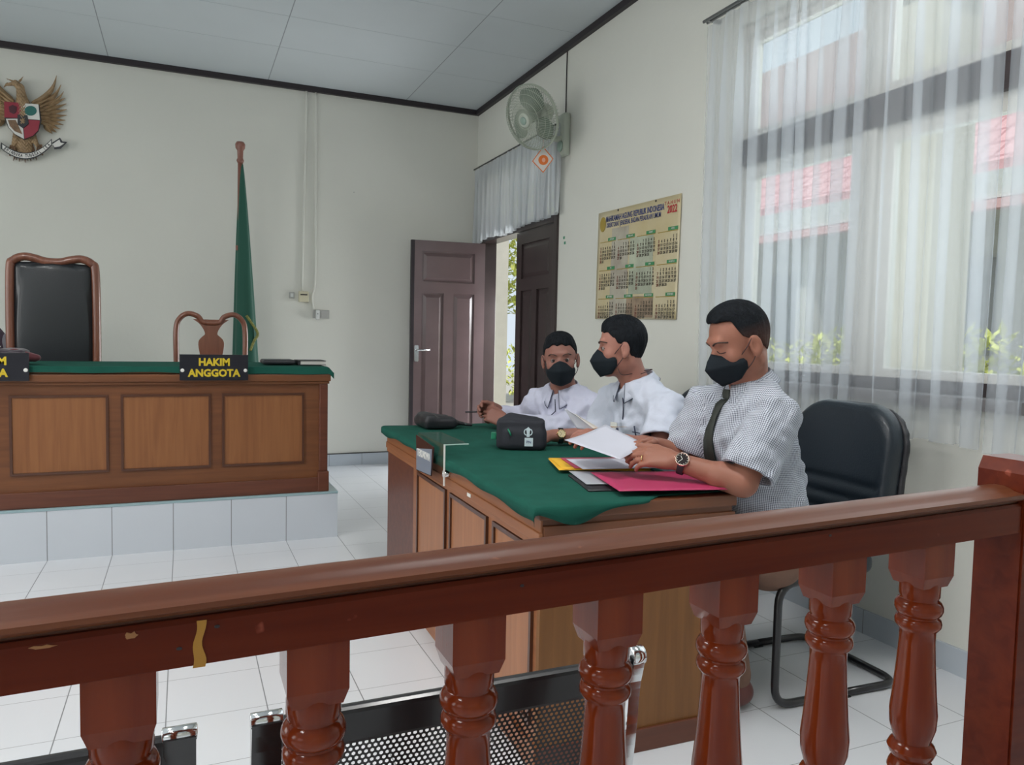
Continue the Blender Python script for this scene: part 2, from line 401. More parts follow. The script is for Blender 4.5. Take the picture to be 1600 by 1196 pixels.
b = NB(); box(b, x0, x1, WY0, WY1, WZ1 - 0.05, WZ1); box(b, x0, x1, WY1 - 0.05, WY1, WZ0 + .05, 2.115); box(b, x0, x1, WY1 - 0.05, WY1, 2.245, WZ1 - .05); box(b, x0, x1, WY0, WY0 + 0.05, WZ0 + .05, 2.115); box(b, x0, x1, WY0, WY0 + 0.05, 2.245, WZ1 - .05); obj('outer_frame', b, m_cream, win)
edges = [WY1 - 0.05] + MUL + [WY0 + 0.05]
for i in range(4):
    ya = edges[i] - (0.035 if i else 0); yb = edges[i + 1] + (0.035 if i < 3 else 0)
    for z0, z1, w in ((WZ0 + .05, 2.115, 0.07), (2.245, WZ1 - .05, 0.045)):
        b = NB(); xa, xb = XR + 0.05, XR + 0.09
        lw = w - .035 if z0 < 2 else w; box(b, xa, xb, yb, ya, z0, z0 + lw); box(b, xa, xb, yb, ya, z1 - w, z1); box(b, xa, xb, yb, yb + w, z0 + lw, z1 - w); box(b, xa, xb, ya - w, ya, z0 + lw, z1 - w)
        s = obj('window_sash', b, m_cream, win)
        obj('pane', box(NB(), XR + 0.067, XR + 0.071, yb + w, ya - w, z0 + lw, z1 - w), m_glass, s)
b = box(NB(), XR - 0.05, XR + 0.03, WY0 - 0.05, WY1 + 0.03, WZ0 - 0.045, WZ0, 0.004); struct('trim_5', b, mat('window_sill', (0.16, 0.15, 0.15), 0.5))

# sheer curtains
def curtain_mat(name, tr, col=(0.86, 0.89, 0.90)):
    m = bpy.data.materials.new(name); m.use_nodes = True; t = m.node_tree; t.nodes.clear()
    o = t.nodes.new('ShaderNodeOutputMaterial'); a = t.nodes.new('ShaderNodeMixShader'); c = t.nodes.new('ShaderNodeMixShader')
    T = t.nodes.new('ShaderNodeBsdfTransparent'); L = t.nodes.new('ShaderNodeBsdfTranslucent'); D = t.nodes.new('ShaderNodeBsdfDiffuse')
    L.inputs[0].default_value = (*col, 1); D.inputs[0].default_value = (*col, 1); c.inputs[0].default_value = 0.5
    t.links.new(D.outputs[0], c.inputs[1]); t.links.new(L.outputs[0], c.inputs[2])
    a.inputs[0].default_value = 1 - tr; t.links.new(T.outputs[0], a.inputs[1]); t.links.new(c.outputs[0], a.inputs[2]); t.links.new(a.outputs[0], o.inputs[0]); return m
m_sheer = curtain_mat('sheer_curtain', 0.68, (0.80, 0.84, 0.89))
m_sheer2 = curtain_mat('door_curtain_cloth', 0.12, (0.74, 0.77, 0.79))
def curtain(name, y0, y1, zt, zb, xc, lam, A, B, m, seed, hem=None, n_per=16, thick=None):
    r = random.Random(seed); L = y0 - y1; nf = max(3, int(L / lam)); ph = [0.0]
    for i in range(nf): ph.append(ph[-1] + r.uniform(0.6, 1.5))
    ph = [p / ph[-1] for p in ph]; amp = [r.uniform(0.55, 1.25) for _ in range(nf + 1)]; sk = [r.uniform(-0.035, 0.035) for _ in range(nf + 1)]
    N = nf * n_per + 1; nz = 26; bm = NB()
    def f(u, v):
        q = u * nf; i = min(int(q), nf - 1); t = q - i
        s = ph[i] + (ph[i + 1] - ph[i]) * t; a = amp[i] * (1 - t) + amp[i + 1] * t; k = sk[i] * (1 - t) + sk[i + 1] * t
        g = 0.45 + 0.55 * min(1, v * 4); th = 2 * PI * t
        x = xc + A * a * g * math.sin(th) + 0.004 * math.sin(37 * s + 5 * v); y = y0 - s * L + B * a * g * math.sin(2 * th) - k * v * v
        z = zt + (zb - zt) * v
        if v == 1 and hem: z += hem(s)
        return (x, y, z)
    grid(bm, N, nz, f)
    return obj(name, bm, m, smooth=True)
c = curtain('curtain', 3.385, 1.76, 2.875, 0.85, 2.545, 0.115, 0.030, 0.024, m_sheer, 3, hem=lambda s: 0.01 * math.sin(9 * s))
tag(c, 'long sheer white pleated curtain over the window behind the three men', 'curtain', 'sheer curtains at the large window')
c = curtain('curtain', 1.74, 0.25, 2.875, 0.84, 2.545, 0.12, 0.030, 0.025, m_sheer, 11, hem=lambda s: 0.01 * math.sin(9 * s))
tag(c, 'sheer white curtain panel at the right edge, above the wooden newel post', 'curtain', 'sheer curtains at the large window')
c = curtain('curtain', 6.96, 5.13, 2.80, 2.115, 2.575, 0.085, 0.020, 0.008, m_sheer2, 5, hem=lambda s: -0.05 * (1 - s) * (0.5 + 0.5 * math.cos(s * 14)) + 0.03 * s)
tag(c, 'short white pleated curtain hanging over the top of the double door', 'curtain')
m_steel = mat('dull_steel', (0.33, 0.34, 0.35), 0.35, metal=0.8)
m_chrome = mat('chrome', (0.82, 0.84, 0.85), 0.12, metal=1.0)
r = thing('curtain_rod', 'grey double metal curtain rail above the large window', 'curtain rod', (2.55, 3.4, 2.9))
for dx in (-0.012, 0.012): obj('rail', tube(NB(), [(dx, 0.01, 0), (dx, -3.2, 0)], 0.0085, 10), m_steel, r, smooth=True)
obj('bracket', box(NB(), -0.01, 0.073, -0.03, -0.015, -0.008, 0.008, 0.002), m_steel, r)
r = thing('curtain_rod', 'thin dark curtain rail above the double door', 'curtain rod', (2.58, 6.97, 2.815))
obj('rail', tube(NB(), [(0, 0.02, 0), (0, -1.77, -0.0)], 0.007, 10), mat('dark_rod', (0.08, 0.08, 0.08), 0.4), r, smooth=True)
for k in range(18):
    b = NB(); tube(b, [(0.010 * math.cos(a), -0.03 - 0.1 * k, 0.010 * math.sin(a) - .004) for a in [2 * PI * j / 10 for j in range(10)]], 0.0018, 5, closed=True); obj('ring', b, m_steel, r)
# door: frame, closed leaf, open leaf, transom
b = NB(); xa, xb = XR - 0.02, XR + 0.13
box(b, xa, xb, DY0, DY0 + 0.055, 0, DZ, 0.003); box(b, xa, xb, DY1 - 0.055, DY1, 0, DZ, 0.003)
box(b, xa, xb, DY0 + .055, DY1 - .055, 2.10, 2.17, 0.003); box(b, xa, xb, DY0 + .055, DY1 - .055, DZ - 0.06, DZ, 0.003)
door = struct('door_1', b, m_brown)
obj('transom_pane', box(NB(), XR + 0.05, XR + 0.055, DY0 + .055, DY1 - .055, 2.17, DZ - .06), m_glass, door)
def leaf(parent, w, h, mtx, m, name='door_leaf'):
    """panelled door leaf: local x across, y thickness, z up"""
    bm = NB(); t = 0.04; st = 0.10
    zs = [(0.0, 0.16), (0.80, 0.90), (1.60, 1.70), (h - 0.10, h)]
    box(bm, 0, st, 0, t, 0, h); box(bm, w - st, w, 0, t, 0, h)
    for z0, z1 in zs:
        if (z0, z1) == zs[1]: continue
        box(bm, st, w - st, 0, t, z0, z1)
    cx = w / 2; box(bm, cx - 0.045, cx + 0.045, 0, t, 0.16, 1.60)
    rects = [(st, cx - 0.045, 0.16, 1.60), (cx + 0.045, w - st, 0.16, 1.60), (st, w - st, 1.70, h - 0.10)]
    for u0, u1, z0, z1 in rects:
        box(bm, u0, u1, 0.015, t - 0.015, z0, z1)
        for s in (0, 1):                                    # raised and fielded centre
            y0 = 0.015 if s == 0 else t - 0.015; y1 = 0.004 if s == 0 else t - 0.004
            o = [bm.verts.new((u, y0, z)) for u, z in ((u0 + .012, z0 + .012), (u1 - .012, z0 + .012), (u1 - .012, z1 - .012), (u0 + .012, z1 - .012))]
            q = [bm.verts.new((u, y1, z)) for u, z in ((u0 + .042, z0 + .042), (u1 - .042, z0 + .042), (u1 - .042, z1 - .042), (u0 + .042, z1 - .042))]
            for i in range(4): bm.faces.new((o[i], o[(i + 1) % 4], q[(i + 1) % 4], q[i]))
            bm.faces.new(q)
    for v in bm.verts: v.co = mtx @ v.co
    return obj(name, bm, m, parent)
m_leaf_open = mat('door_varnish_sheen', (0.120, 0.080, 0.082), 0.3, coat=0.7, noise=0.12, nscale=4)  # open leaf's pinkish-grey sheen put into a lighter base colour
# closed leaf y 5.29-6.03
leaf(door, 0.735, 2.09, mtx_from((XR + 0.04, DY0 + 0.057, 0.005), (0, 1, 0), (-1, 0, 0)), m_brown)
# open leaf swung into the room from the far jamb
dx = Vector((-0.996, 0.085, 0)); dy = Vector((-0.085, -0.996, 0))
ol = leaf(door, 0.70, 2.08, mtx_from((XR - 0.005, DY1 - 0.075, 0.005), dx, dy, (0, 0, 1)), m_leaf_open)
P0 = Vector((XR - 0.005, DY1 - 0.075, 0.005)); 
def dl(u, t, z): return P0 + dx * u + dy * t + Vector((0, 0, z))
hd = obj('handle_plate', prism(NB(), [(-.016, -.075), (.016, -.075), (.02, -.06), (.02, .06), (.016, .075), (-.016, .075), (-.02, .06), (-.02, -.06)], 0.006, mtx_from(dl(0.645, 0.04, 1.04), dx, (0, 0, 1), dy), 0.002), m_chrome, ol, smooth=False)
b = tube(NB(), round_path([dl(0.645, 0.045, 1.07), dl(0.645, 0.085, 1.07), dl(0.53, 0.085, 1.075)], 0.02), 0.008, 10); obj('lever', b, m_chrome, ol, smooth=True)
obj('door_edge_shade', box(NB(), 0.672, 0.703, -0.002, 0.042, 0.0, 2.08, mtx=mtx_from(P0, dx, dy, (0, 0, 1))), m_dark, ol)  # dark strip along the free edge, shading put on as colour
obj('lock_plate', box(NB(), 0.675, 0.700, 0.0421, 0.045, 0.98, 1.14, mtx=mtx_from(P0, dx, dy, (0, 0, 1))), m_dark, ol)

# ================================================================== OUTSIDE
m_white_ext = mat('exterior_plaster', (0.62, 0.62, 0.60), 0.8, noise=0.06, nscale=1.5)
struct('ground_outside', box(NB(), XR + 0.15, 22, -14, 26, -0.15, -0.05), mat('ground', (0.42, 0.41, 0.38), 0.8, noise=0.1))
struct('veranda_floor', box(NB(), XR + 0.15, 4.35, -6, 14, -0.05, 0.0), mat('veranda_tile', (0.45, 0.44, 0.42), 0.4))
m_soff = mat('soffit_board', (0.62, 0.60, 0.55), 0.8)
m_col = mat('column_paint', (0.72, 0.69, 0.60), 0.8, noise=0.04)
for y in (3.25, 6.9, -0.3, 10.2):
    b = box(NB(), 3.93, 4.25, y - 0.16, y + 0.16, 0, 3.3); box(b, 3.89, 4.29, y - 0.20, y + 0.20, 3.3, 3.42); box(b, 3.90, 4.28, y - 0.19, y + 0.19, 0, 0.2)
    tag(obj('veranda_column', b, m_col), {3.25: 'square cream veranda column seen through the window curtain', 6.9: 'cream column outside beside the double door', -0.3: 'cream veranda column beyond the right end of the window', 10.2: 'cream column seen through the gap of the open door'}[y], 'column', 'veranda columns outside')
bd = thing('building', 'white building with a red tiled roof, paled pink by painted haze, across the yard', 'building', (9.5, 4, 0))
m_roof = grid_mat('hazy_roof_tiles', (0.72, 0.40, 0.42), (0.52, 0.26, 0.28), 0, 1, 0.33, 0.25, 0, 0, 0.05, rough=0.6, noise=0.15)  # red tiles paled to pink, bright haze put into the colour
obj('wall', box(NB(), 0, 0.3, -14, 14, -0.05, 3.0), m_white_ext, bd)
b = NB(); prism(b, [(-1.4, 3.12), (.9, 4.75), (.9, 4.90), (-1.4, 3.24)], 28, mtx_from((0, 14, 0), (1, 0, 0), (0, 0, 1), (0, -1, 0))); obj('roof', b, m_roof, bd)
obj('fascia', box(NB(), -1.46, -1.4, -14, 14, 2.82, 3.12), m_white_ext, bd); obj('gutter', box(NB(), -1.52, -1.4, -14, 14, 2.70, 2.80), mat('fascia_paint', (0.70, 0.42, 0.42), 0.7), bd)
obj('upper_wall', box(NB(), .9, 1.2, -14, 14, 3.0, 6.45), mat('upper_plaster', (0.50, 0.41, 0.39), .8, noise=.06, nscale=2), bd); obj('soffit', box(NB(), -1.4, 0, -14, 14, 2.86, 2.92), m_soff, bd)
for k in range(9):
    y = -11 + k * 2.7
    w = obj('window', box(NB(), -0.05, 0.02, y, y + 1.3, 1.1, 2.35), mat('grey_shutter', (0.34, 0.34, 0.35), 0.4), bd)
    obj('pane', box(NB(), -0.06, -0.05, y + 0.1, y + 1.2, 1.2, 2.25), mat('dull_window_glass', (0.30, 0.33, 0.36), 0.2), w)
    if k % 2 == 0: obj('pillar', box(NB(), -1.2, -0.9, y - 0.8, y - 0.5, -0.05, 2.86), m_white_ext, bd)
def foliage(name, lo, hi, n, size, m, label, cat, seed, stem=True, parent=None):
    r = random.Random(seed); bm = NB()
    for i in range(n):
        p = Vector([r.uniform(a, b) for a, b in zip(lo, hi)])
        c = (Vector(lo) + Vector(hi)) / 2; e = sum(((p[k] - c[k]) / ((hi[k] - lo[k]) / 2)) ** 4 for k in range(3))
        if e > 1.15: continue
        d = Vector((r.uniform(-1, 1), r.uniform(-1, 1), r.uniform(-.3, 1))).normalized(); s_, t_ = frame_of(d); L = size * r.uniform(.6, 1.3)
        v = [bm.verts.new(q) for q in (p, p + d * L * .5 + s_ * L * .22, p + d * L, p + d * L * .5 - s_ * L * .22)]
        bm.faces.new(v)
    me = bpy.data.meshes.new(name); bm.to_mesh(me); bm.free(); o = link_mesh(name, me, m, parent)
    if label: tag(o, label, cat)
    return o
m_leaf = mat('yellow_green_leaf', (0.58, 0.62, 0.16), 0.5, noise=0.4, nscale=6)
for i, (y0, y1, zt) in enumerate(((1.0, 3.3, 1.27), (3.4, 5.6, 1.30), (5.8, 8.4, 1.30), (8.6, 12.5, 1.15))):
    h = foliage('garden_hedge', (5.0, y0, 0.1), (5.9, y1, zt), 2600, 0.13, m_leaf, None, None, 30 + i)
    tag(h, ['yellow-green hedge outside, low behind the right half of the curtained window', 'yellow-green hedge outside, behind the left half of the curtained window', 'yellow-green hedge outside between the window and the door', 'yellow-green hedge outside, furthest along beyond the open door'][i], 'hedge', 'garden hedges in the yard')
    obj('stem', box(NB(), 5.4, 5.5, y0 + .3, y1 - .3, -0.05, 0.9), mat('bark', (0.12, 0.08, 0.05), 0.9), h)
tr = thing('garden_tree', 'yellow-green tree outside seen through the gap of the open door', 'tree', (5.6, 13.6, -0.05))
obj('trunk', tube(NB(), [(0, 0, 0), (0.05, 0, 1.2), (0, 0.1, 2.4)], [0.12, 0.09, 0.05], 10), mat('bark', (0.12, 0.08, 0.05), 0.9), tr, smooth=True)
foliage('crown', (-0.9, -1.3, 1.7), (1.0, 1.3, 4.0), 2600, 0.2, m_leaf, None, None, 77, parent=tr)

# ================================================================== WALL THINGS
# wall sockets and conduits on the back wall
m_ivory = mat('ivory_plastic', (0.62, 0.58, 0.42), 0.45); m_greyp = mat('grey_plastic', (0.42, 0.42, 0.40), 0.5); m_whitep = mat('white_plastic', (0.70, 0.72, 0.70), 0.4)
YW = YB
def cond(pts, label):
    o = obj('cable_conduit', tube(NB(), smooth_path(pts, 5), 0.0105, 8), m_wall, smooth=True); tag(o, label, 'conduit', 'cable conduits down the back wall')
cond([(1.005, YW - .008, 3.335), (1.0, YW - .008, 2.9), (0.985, YW - .008, 2.3), (0.972, YW - .008, 1.58)], 'left of the two painted conduits running down the back wall')
cond([(1.085, YW - .008, 3.335), (1.088, YW - .008, 2.9), (1.086, YW - .008, 2.2), (1.085, YW - .008, 1.68), (1.06, YW - .008, 1.54), (1.075, YW - .008, 1.42)], 'right of the two painted conduits running down the back wall')
def plate(name, x, z, w, h, t, m, label, cat):
    r = thing(name, label, cat, (x, YW, z)); obj('plate', box(NB(), -w / 2, w / 2, -t, 0, -h / 2, h / 2, 0.004), m, r)
    return r
r = plate('wall_switch', 0.985, 1.535, 0.085, 0.095, 0.035, m_ivory, 'ivory junction box below the left conduit on the back wall', 'switch'); obj('rocker', box(NB(), -0.03, 0.03, -0.042, -0.035, 0.012, 0.022, 0.002), m_dark, r)
r = plate('wall_switch', 0.885, 1.545, 0.045, 0.055, 0.012, m_greyp, 'small grey switch plate left of the ivory junction box', 'switch'); obj('rocker', box(NB(), -0.012, 0.012, -0.016, -0.012, -0.016, 0.016, 0.001), m_whitep, r)
r = plate('power_socket', 1.14, 1.385, 0.145, 0.075, 0.02, m_greyp, 'grey double socket on the back wall with a white plug in it', 'socket')
obj('outlet', box(NB(), 0.0, 0.055, -0.024, -0.02, -0.028, 0.028, 0.002), m_greyp, r)
pl_ = thing('electric_plug', 'white plug in the left half of the grey wall socket', 'plug', (1.105, YW - 0.02, 1.385)); obj('body', box(NB(), -0.016, 0.016, -0.03, 0, -0.05, 0.035, 0.006), m_whitep, pl_)
obj('prong', box(NB(), -0.004, 0.004, -0.034, -0.03, -0.003, 0.003), m_dark, pl_)
# marks on walls
tag(obj('nail', lathe(NB(), [(0.006, 0), (0.006, 0.01)], (0, 0, 0), 8), m_grout), 'small nail in the plain back wall right of the conduits', 'nail').matrix_world = mtx_from((1.43, YW, 2.50), (1, 0, 0), (0, 0, -1))
m_gdot = mat('green_sticker', (0.06, 0.28, 0.16), 0.6)
for i, (y, z) in enumerate(((5.14, 1.965), (5.125, 1.925))):
    tag(obj('wall_sticker', box(NB(), XR - 0.002, XR, y - .012, y + .012, z - .01, z + .01), m_gdot), ['upper small green sticker on the wall right of the closed door leaf', 'lower small green sticker on the wall right of the closed door leaf'][i], 'sticker', 'green stickers beside the door')

# ---- national emblem
ME = mtx_from((-1.12, YB, 2.80), (1, 0, 0), (0, 0, 1), (0, -1, 0))
def EU(px, py): return ((px - 40) * 0.00427, -(py - 190) * 0.0049 + 0.00057 * (px - 40))
m_gold = mat('gilded_wood', (0.36, 0.24, 0.13), 0.45, metal=0.15, noise=0.25, nscale=30, bump=0.25, bscale=120)
m_gold_d = mat('gilded_wood_dark', (0.22, 0.13, 0.075), 0.5, metal=0.15, noise=0.25, nscale=30, bump=0.3, bscale=150)
m_red = mat('emblem_red', (0.30, 0.012, 0.035), 0.4); m_wh = mat('emblem_white', (0.75, 0.74, 0.70), 0.5); m_bk = mat('emblem_black', (0.012, 0.014, 0.02), 0.4)
m_gr = mat('emblem_green', (0.02, 0.15, 0.13), 0.5)
em = thing('wall_emblem', 'gilded carved eagle emblem with a red and white shield on the back wall', 'emblem', (-1.12, YB, 2.80))
Mi = Matrix.Identity(4); LE = mtx_from((0, 0, 0), (1, 0, 0), (0, 0, 1), (0, -1, 0))   # (u,v,out) -> local
def feather(bm, a, c, w, z0, t, bend=0.0, n=7):
    a = Vector((*a, 0)); c = Vector((*c, 0)); d = (c - a); s = Vector((-d.y, d.x, 0)).normalized()
    top = []; L = []; R = []
    for i in range(n + 1):
        q = i / n; p = a + d * q + s * bend * math.sin(PI * q); ww = w * (0.55 + 0.45 * math.sin(PI * min(1, q + .25))) * (1 - q ** 4) + 0.0015
        L.append(bm.verts.new(LE @ Vector((*(p + s * ww)[:2], z0)))); R.append(bm.verts.new(LE @ Vector((*(p - s * ww)[:2], z0)))); top.append(bm.verts.new(LE @ Vector((*p[:2], z0 + t * (1 - .5 * q)))))
    for i in range(n):
        bm.faces.new((L[i], L[i + 1], top[i + 1], top[i])); bm.faces.new((top[i], top[i + 1], R[i + 1], R[i])); bm.faces.new((R[i], R[i + 1], L[i + 1], L[i]))
tips = [(92, 119), (99, 133), (103, 144), (105.5, 154), (107, 163), (107.5, 172), (107, 181), (105, 189), (102, 196), (97, 203), (91, 208), (84, 210)]
for sgn in (1, -1):
    b = NB(); sh = (62, 172)
    for i, tp in enumerate(tips):
        a = EU(60 + i * 1.2, 160 + i * 3.2); c = EU(*tp); a = ((a[0]) * sgn, a[1]); c = (c[0] * sgn, c[1]); feather(b, a, c, 0.019, 0.02 + 0.001 * (i % 3), 0.018, bend=(-0.03 if i < 3 else -0.008) * sgn)
    for i in range(9):
        a = EU(57 + i, 163 + i * 3.6); c = EU(88 - abs(i - 3) * 1.0, 146 + i * 6.4); feather(b, (a[0] * sgn, a[1]), (c[0] * sgn, c[1]), 0.015, 0.036, 0.016)
    for i in range(7):
        a = EU(54 + i, 165 + i * 4); c = EU(76, 152 + i * 6.6); feather(b, (a[0] * sgn, a[1]), (c[0] * sgn, c[1]), 0.015, 0.05, 0.016)
    obj('wing', b, m_gold, em)
v = Vox((-0.2, -0.14, -0.35), (0.2, 0.02, 0.35), 0.005)
def e3(px, py, o): u, w = EU(px, py); return (u, -o, w)
v.cone(e3(41, 195, 0.045), e3(40, 165, 0.05), 0.055, 0.045, 0.02); v.cone(e3(40, 165, .05), e3(36, 140, .055), 0.042, 0.026, 0.02); v.cone(e3(36, 140, .055), e3(30, 134, .06), 0.026, 0.022, 0.015)
v.cone(e3(30, 134, .06), e3(15, 137, .06), 0.019, 0.008, 0.01); v.cone(e3(17, 135, .06), e3(11, 141, .06), 0.009, 0.003, 0.006)
v.cone(e3(36, 130, .05), e3(41, 123, .05), 0.009, 0.003, 0.006); v.cone(e3(24, 130, .055), e3(15, 127, .055), 0.007, 0.003, 0.006)
for sx in (24, 58): v.cone(e3(40 + (sx - 40) * .6, 205, .04), e3(sx - 2 if sx < 40 else sx + 4, 232, .03), 0.024, 0.012, 0.012)
v.cone(e3(41, 200, .04), e3(40, 235, .02), 0.05, 0.052, 0.02, flat=((0, 1, 0), 0.4))
def edisp(V):
    u = V[:, 0]; z = V[:, 2]; V = V.copy(); V[:, 1] += -0.004 * np.sin(z * 230 + 3 * np.sin(u * 170)); return V
v.mesh('body', m_gold, em, edisp)
b = NB()
for i in range(9):
    a = EU(40 + (i - 4) * 2.0, 222); c = EU(40 + (i - 4) * 4.6, 250 + (2 if i % 2 else 4) - abs(i - 4) * .8); feather(b, a, c, 0.012, 0.008, 0.012)
obj('tail', b, m_gold_d, em)
for (a0, a1) in ((24, 22), (60, 64)):
    b = NB()
    for k in (-1, 0, 1): tube(b, smooth_path([e3(a1 + k * 2.5, 228, .035), e3(a1 + k * 3.8, 236, .05), e3(a1 + k * 4, 244, .035)], 3), 0.007, 6)
    obj('talon', b, m_gold_d, em)
def epoly(pts, z0, t, m, name, parent=em, bev=0.0):
    bm = NB(); prism(bm, [EU(*p) for p in pts], t, LE @ Matrix.Translation((0, 0, z0)), bev); return obj(name, bm, m, parent)
sh = epoly([(13, 164), (66, 168), (69, 192), (64, 209), (57, 216), (42, 222), (28, 214), (18, 203), (13, 190)], 0.075, 0.014, m_bk, 'shield')
epoly([(13, 164), (38, 166), (39, 189), (13, 188)], 0.089, 0.004, m_red, 'red_field', sh)
epoly([(38, 166), (65, 168), (67, 192), (40, 190)], 0.089, 0.004, m_wh, 'white_field', sh)
epoly([(41, 191), (67, 193), (64, 208), (56, 216), (43, 221)], 0.089, 0.004, m_red, 'red_field', sh)
epoly([(15, 190), (40, 190), (42, 221), (28, 213), (19, 203)], 0.089, 0.004, m_wh, 'white_field', sh)
epoly([(18, 192), (30, 192), (40, 214), (28, 209), (21, 201)], 0.093, 0.002, m_gold_d, 'cotton_field', sh)
epoly([(53 + 9.5 * math.cos(a) , 178 + 7.5 * math.sin(a)) for a in [2 * PI * k / 14 for k in range(14)]], 0.093, 0.003, m_gr, 'tree_symbol', sh)
epoly([(33, 184), (48, 185), (50, 198), (41, 205), (33, 199)], 0.094, 0.005, m_bk, 'centre_shield', sh)
epoly([(40.5 + (4.5 if k % 2 == 0 else 1.8) * math.sin(PI * k / 5), 194 - (4.0 if k % 2 == 0 else 1.6) * math.cos(PI * k / 5)) for k in range(10)], 0.099, 0.002, m_gold, 'star', sh)
epoly([(20, 172), (26, 169), (32, 172), (31, 180), (27, 183), (21, 180)], 0.093, 0.004, mat('emblem_dark_red', (0.07, 0.01, 0.02), .5), 'bull_symbol', sh)
def rib(u): return (u, 236 - 0) 
def ribpt(px): return 246 - 0.0155 * (px - 44) ** 2 * (0.85 if px > 44 else 0.75)
def band(x0, x1, off, h, z, t, m, name, par, n=16):
    top = [(x0 + (x1 - x0) * k / n, ribpt(x0 + (x1 - x0) * k / n) + off - h / 2) for k in range(n + 1)]; bot = [(a, c + h) for a, c in top]
    return epoly(top + bot[::-1], z, t, m, name, par)
bn = band(6, 84, 0, 10, 0.055, 0.010, m_bk, 'banner', em)
band(8, 83, 0, 7, 0.064, 0.003, m_wh, 'banner_face', bn)
epoly([(84, 226), (97, 218), (101, 224), (108, 225), (98, 235), (88, 236)], 0.050, 0.008, m_bk, 'banner_tail', bn); epoly([(85, 228), (96, 221), (98, 226), (104, 227), (96, 232), (88, 233)], 0.058, 0.002, m_wh, 'banner_tail', bn)
epoly([(4, 226), (-9, 218), (-13, 224), (-20, 225), (-10, 235), (0, 236)], 0.050, 0.008, m_bk, 'banner_tail', bn); epoly([(3, 228), (-8, 221), (-10, 226), (-16, 227), (-8, 232), (0, 233)], 0.058, 0.002, m_wh, 'banner_tail', bn)
word = 'BHINNEKA TUNGGAL IKA'
for i, ch in enumerate(word):
    if ch == ' ': continue
    px = 12 + i * 3.55; sl = -(ribpt(px + 1) - ribpt(px - 1)) / 2; u, w = EU(px, ribpt(px))
    o = LE @ Vector((u, w, 0.067)); ux = LE.to_3x3() @ Vector((0.00427, sl * 0.0049, 0)).normalized(); uy = LE.to_3x3() @ Vector((-sl * 0.0049, 0.00427, 0)).normalized()
    text('letter', ch, 0.034, m_bk, mtx_from(o, ux, uy), bn, ext=0.001, sx=0.55, bold=0.001)

# ---- wall fan
m_fan = mat('fan_plastic', (0.48, 0.52, 0.44), 0.4); m_fang = mat('fan_green_plastic', (0.30, 0.40, 0.34), 0.35)
m_cage = mat('fan_wire', (0.42, 0.46, 0.38), 0.4); m_blade = mat('fan_blade_plastic', (0.17, 0.22, 0.17), 0.3)
fc = Vector((2.27, 4.985, 2.765)); fa = Vector((-0.827, -0.325, -0.426)).normalized()
fan = thing('wall_fan', 'grey-green oscillating wall fan above the double door', 'fan', (2.6, 5.13, 2.72))
fu, fv = frame_of(fa)
def F(u, v_, w): return fc + fu * u + fv * v_ + fa * w - Vector((2.6, 5.13, 2.72))
def ring(bm, R, w, r, n=48): tube(bm, [F(R * math.cos(2 * PI * k / n), R * math.sin(2 * PI * k / n), w) for k in range(n)], r, 5, closed=True)
RC = 0.225
def cagew(q, s): return s * (0.075 * math.sqrt(max(0, 1 - (q / RC) ** 2.4)) + 0.012)
for s_, nm in ((1, 'front_guard'), (-1, 'rear_guard')):
    b = NB(); ring(b, RC, 0.006 * s_, 0.005)
    for R in ((0.06, 0.12, 0.17, 0.2) if s_ == 1 else (0.08, 0.17)): ring(b, R, cagew(R, s_), 0.0018)
    nn = 84 if s_ == 1 else 60
    for k in range(nn):
        a = 2 * PI * k / nn; a2 = a + 0.25
        tube(b, [F(R * math.cos(a + 0.25 * (R / RC)), R * math.sin(a + 0.25 * (R / RC)), cagew(R, s_)) for R in (0.045, 0.1, 0.15, 0.19, 0.215, RC)], 0.0017, 4)
    obj(nm, b, m_cage, fan)
b = NB(); M4 = Matrix.Translation(-Vector((2.6, 5.13, 2.72))) @ mtx_from(fc, fu, fv, fa)
lathe(b, [(0.05, 0.083), (0.052, 0.09), (0.042, 0.098), (0.0, 0.1)], (0, 0, 0), 24); [setattr(v_, 'co', M4 @ v_.co) for v_ in b.verts]; obj('guard_badge', b, m_fan, fan, smooth=True)
b = NB(); lathe(b, [(0.0, 0.1), (0.028, 0.1), (0.026, 0.104), (0.0, 0.105)], (0, 0, 0), 24); [setattr(v_, 'co', M4 @ v_.co) for v_ in b.verts]; obj('guard_badge_centre', b, m_fang, fan, smooth=True)
for k in range(3):
    b = NB(); a0 = 2 * PI * k / 3
    def bl(u, v_):
        R = 0.035 + 0.165 * u; ww = 0.5 + 0.85 * math.sin(PI * min(1, u * .85 + .15)); a = a0 + (v_ - 0.5) * ww * 1.2 + 0.3 * u
        return F(R * math.cos(a), R * math.sin(a), (v_ - 0.5) * 0.05 * (1 - .3 * u))
    grid(b, 9, 7, bl); solidify(b, 0.003); obj('blade', b, m_blade, fan, smooth=True)
b = lathe(NB(), [(0.035, -0.03), (0.038, 0.03), (0.03, 0.045), (0.0, 0.05)], (0, 0, 0), 20); [setattr(v_, 'co', M4 @ v_.co) for v_ in b.verts]; obj('hub', b, m_blade, fan, smooth=True)
b = lathe(NB(), [(0.0, -0.21), (0.04, -0.2), (0.062, -0.16), (0.066, -0.1), (0.06, -0.08), (0, -0.08)], (0, 0, 0), 24); [setattr(v_, 'co', M4 @ v_.co) for v_ in b.verts]; obj('motor_housing', b, m_fan, fan, smooth=True)
b = NB(); tube(b, smooth_path([F(0, 0, -0.15), Vector((-0.14, -0.03, -0.02)), Vector((-0.07, 0, -0.04)), Vector((-0.02, 0, -0.03))], 5), 0.022, 10); obj('arm', b, m_fan, fan, smooth=True)
b = box(NB(), -0.03, 0.022, -0.06, 0.06, -0.16, 0.15, 0.02); obj('wall_bracket', b, m_fan, fan, smooth=False)
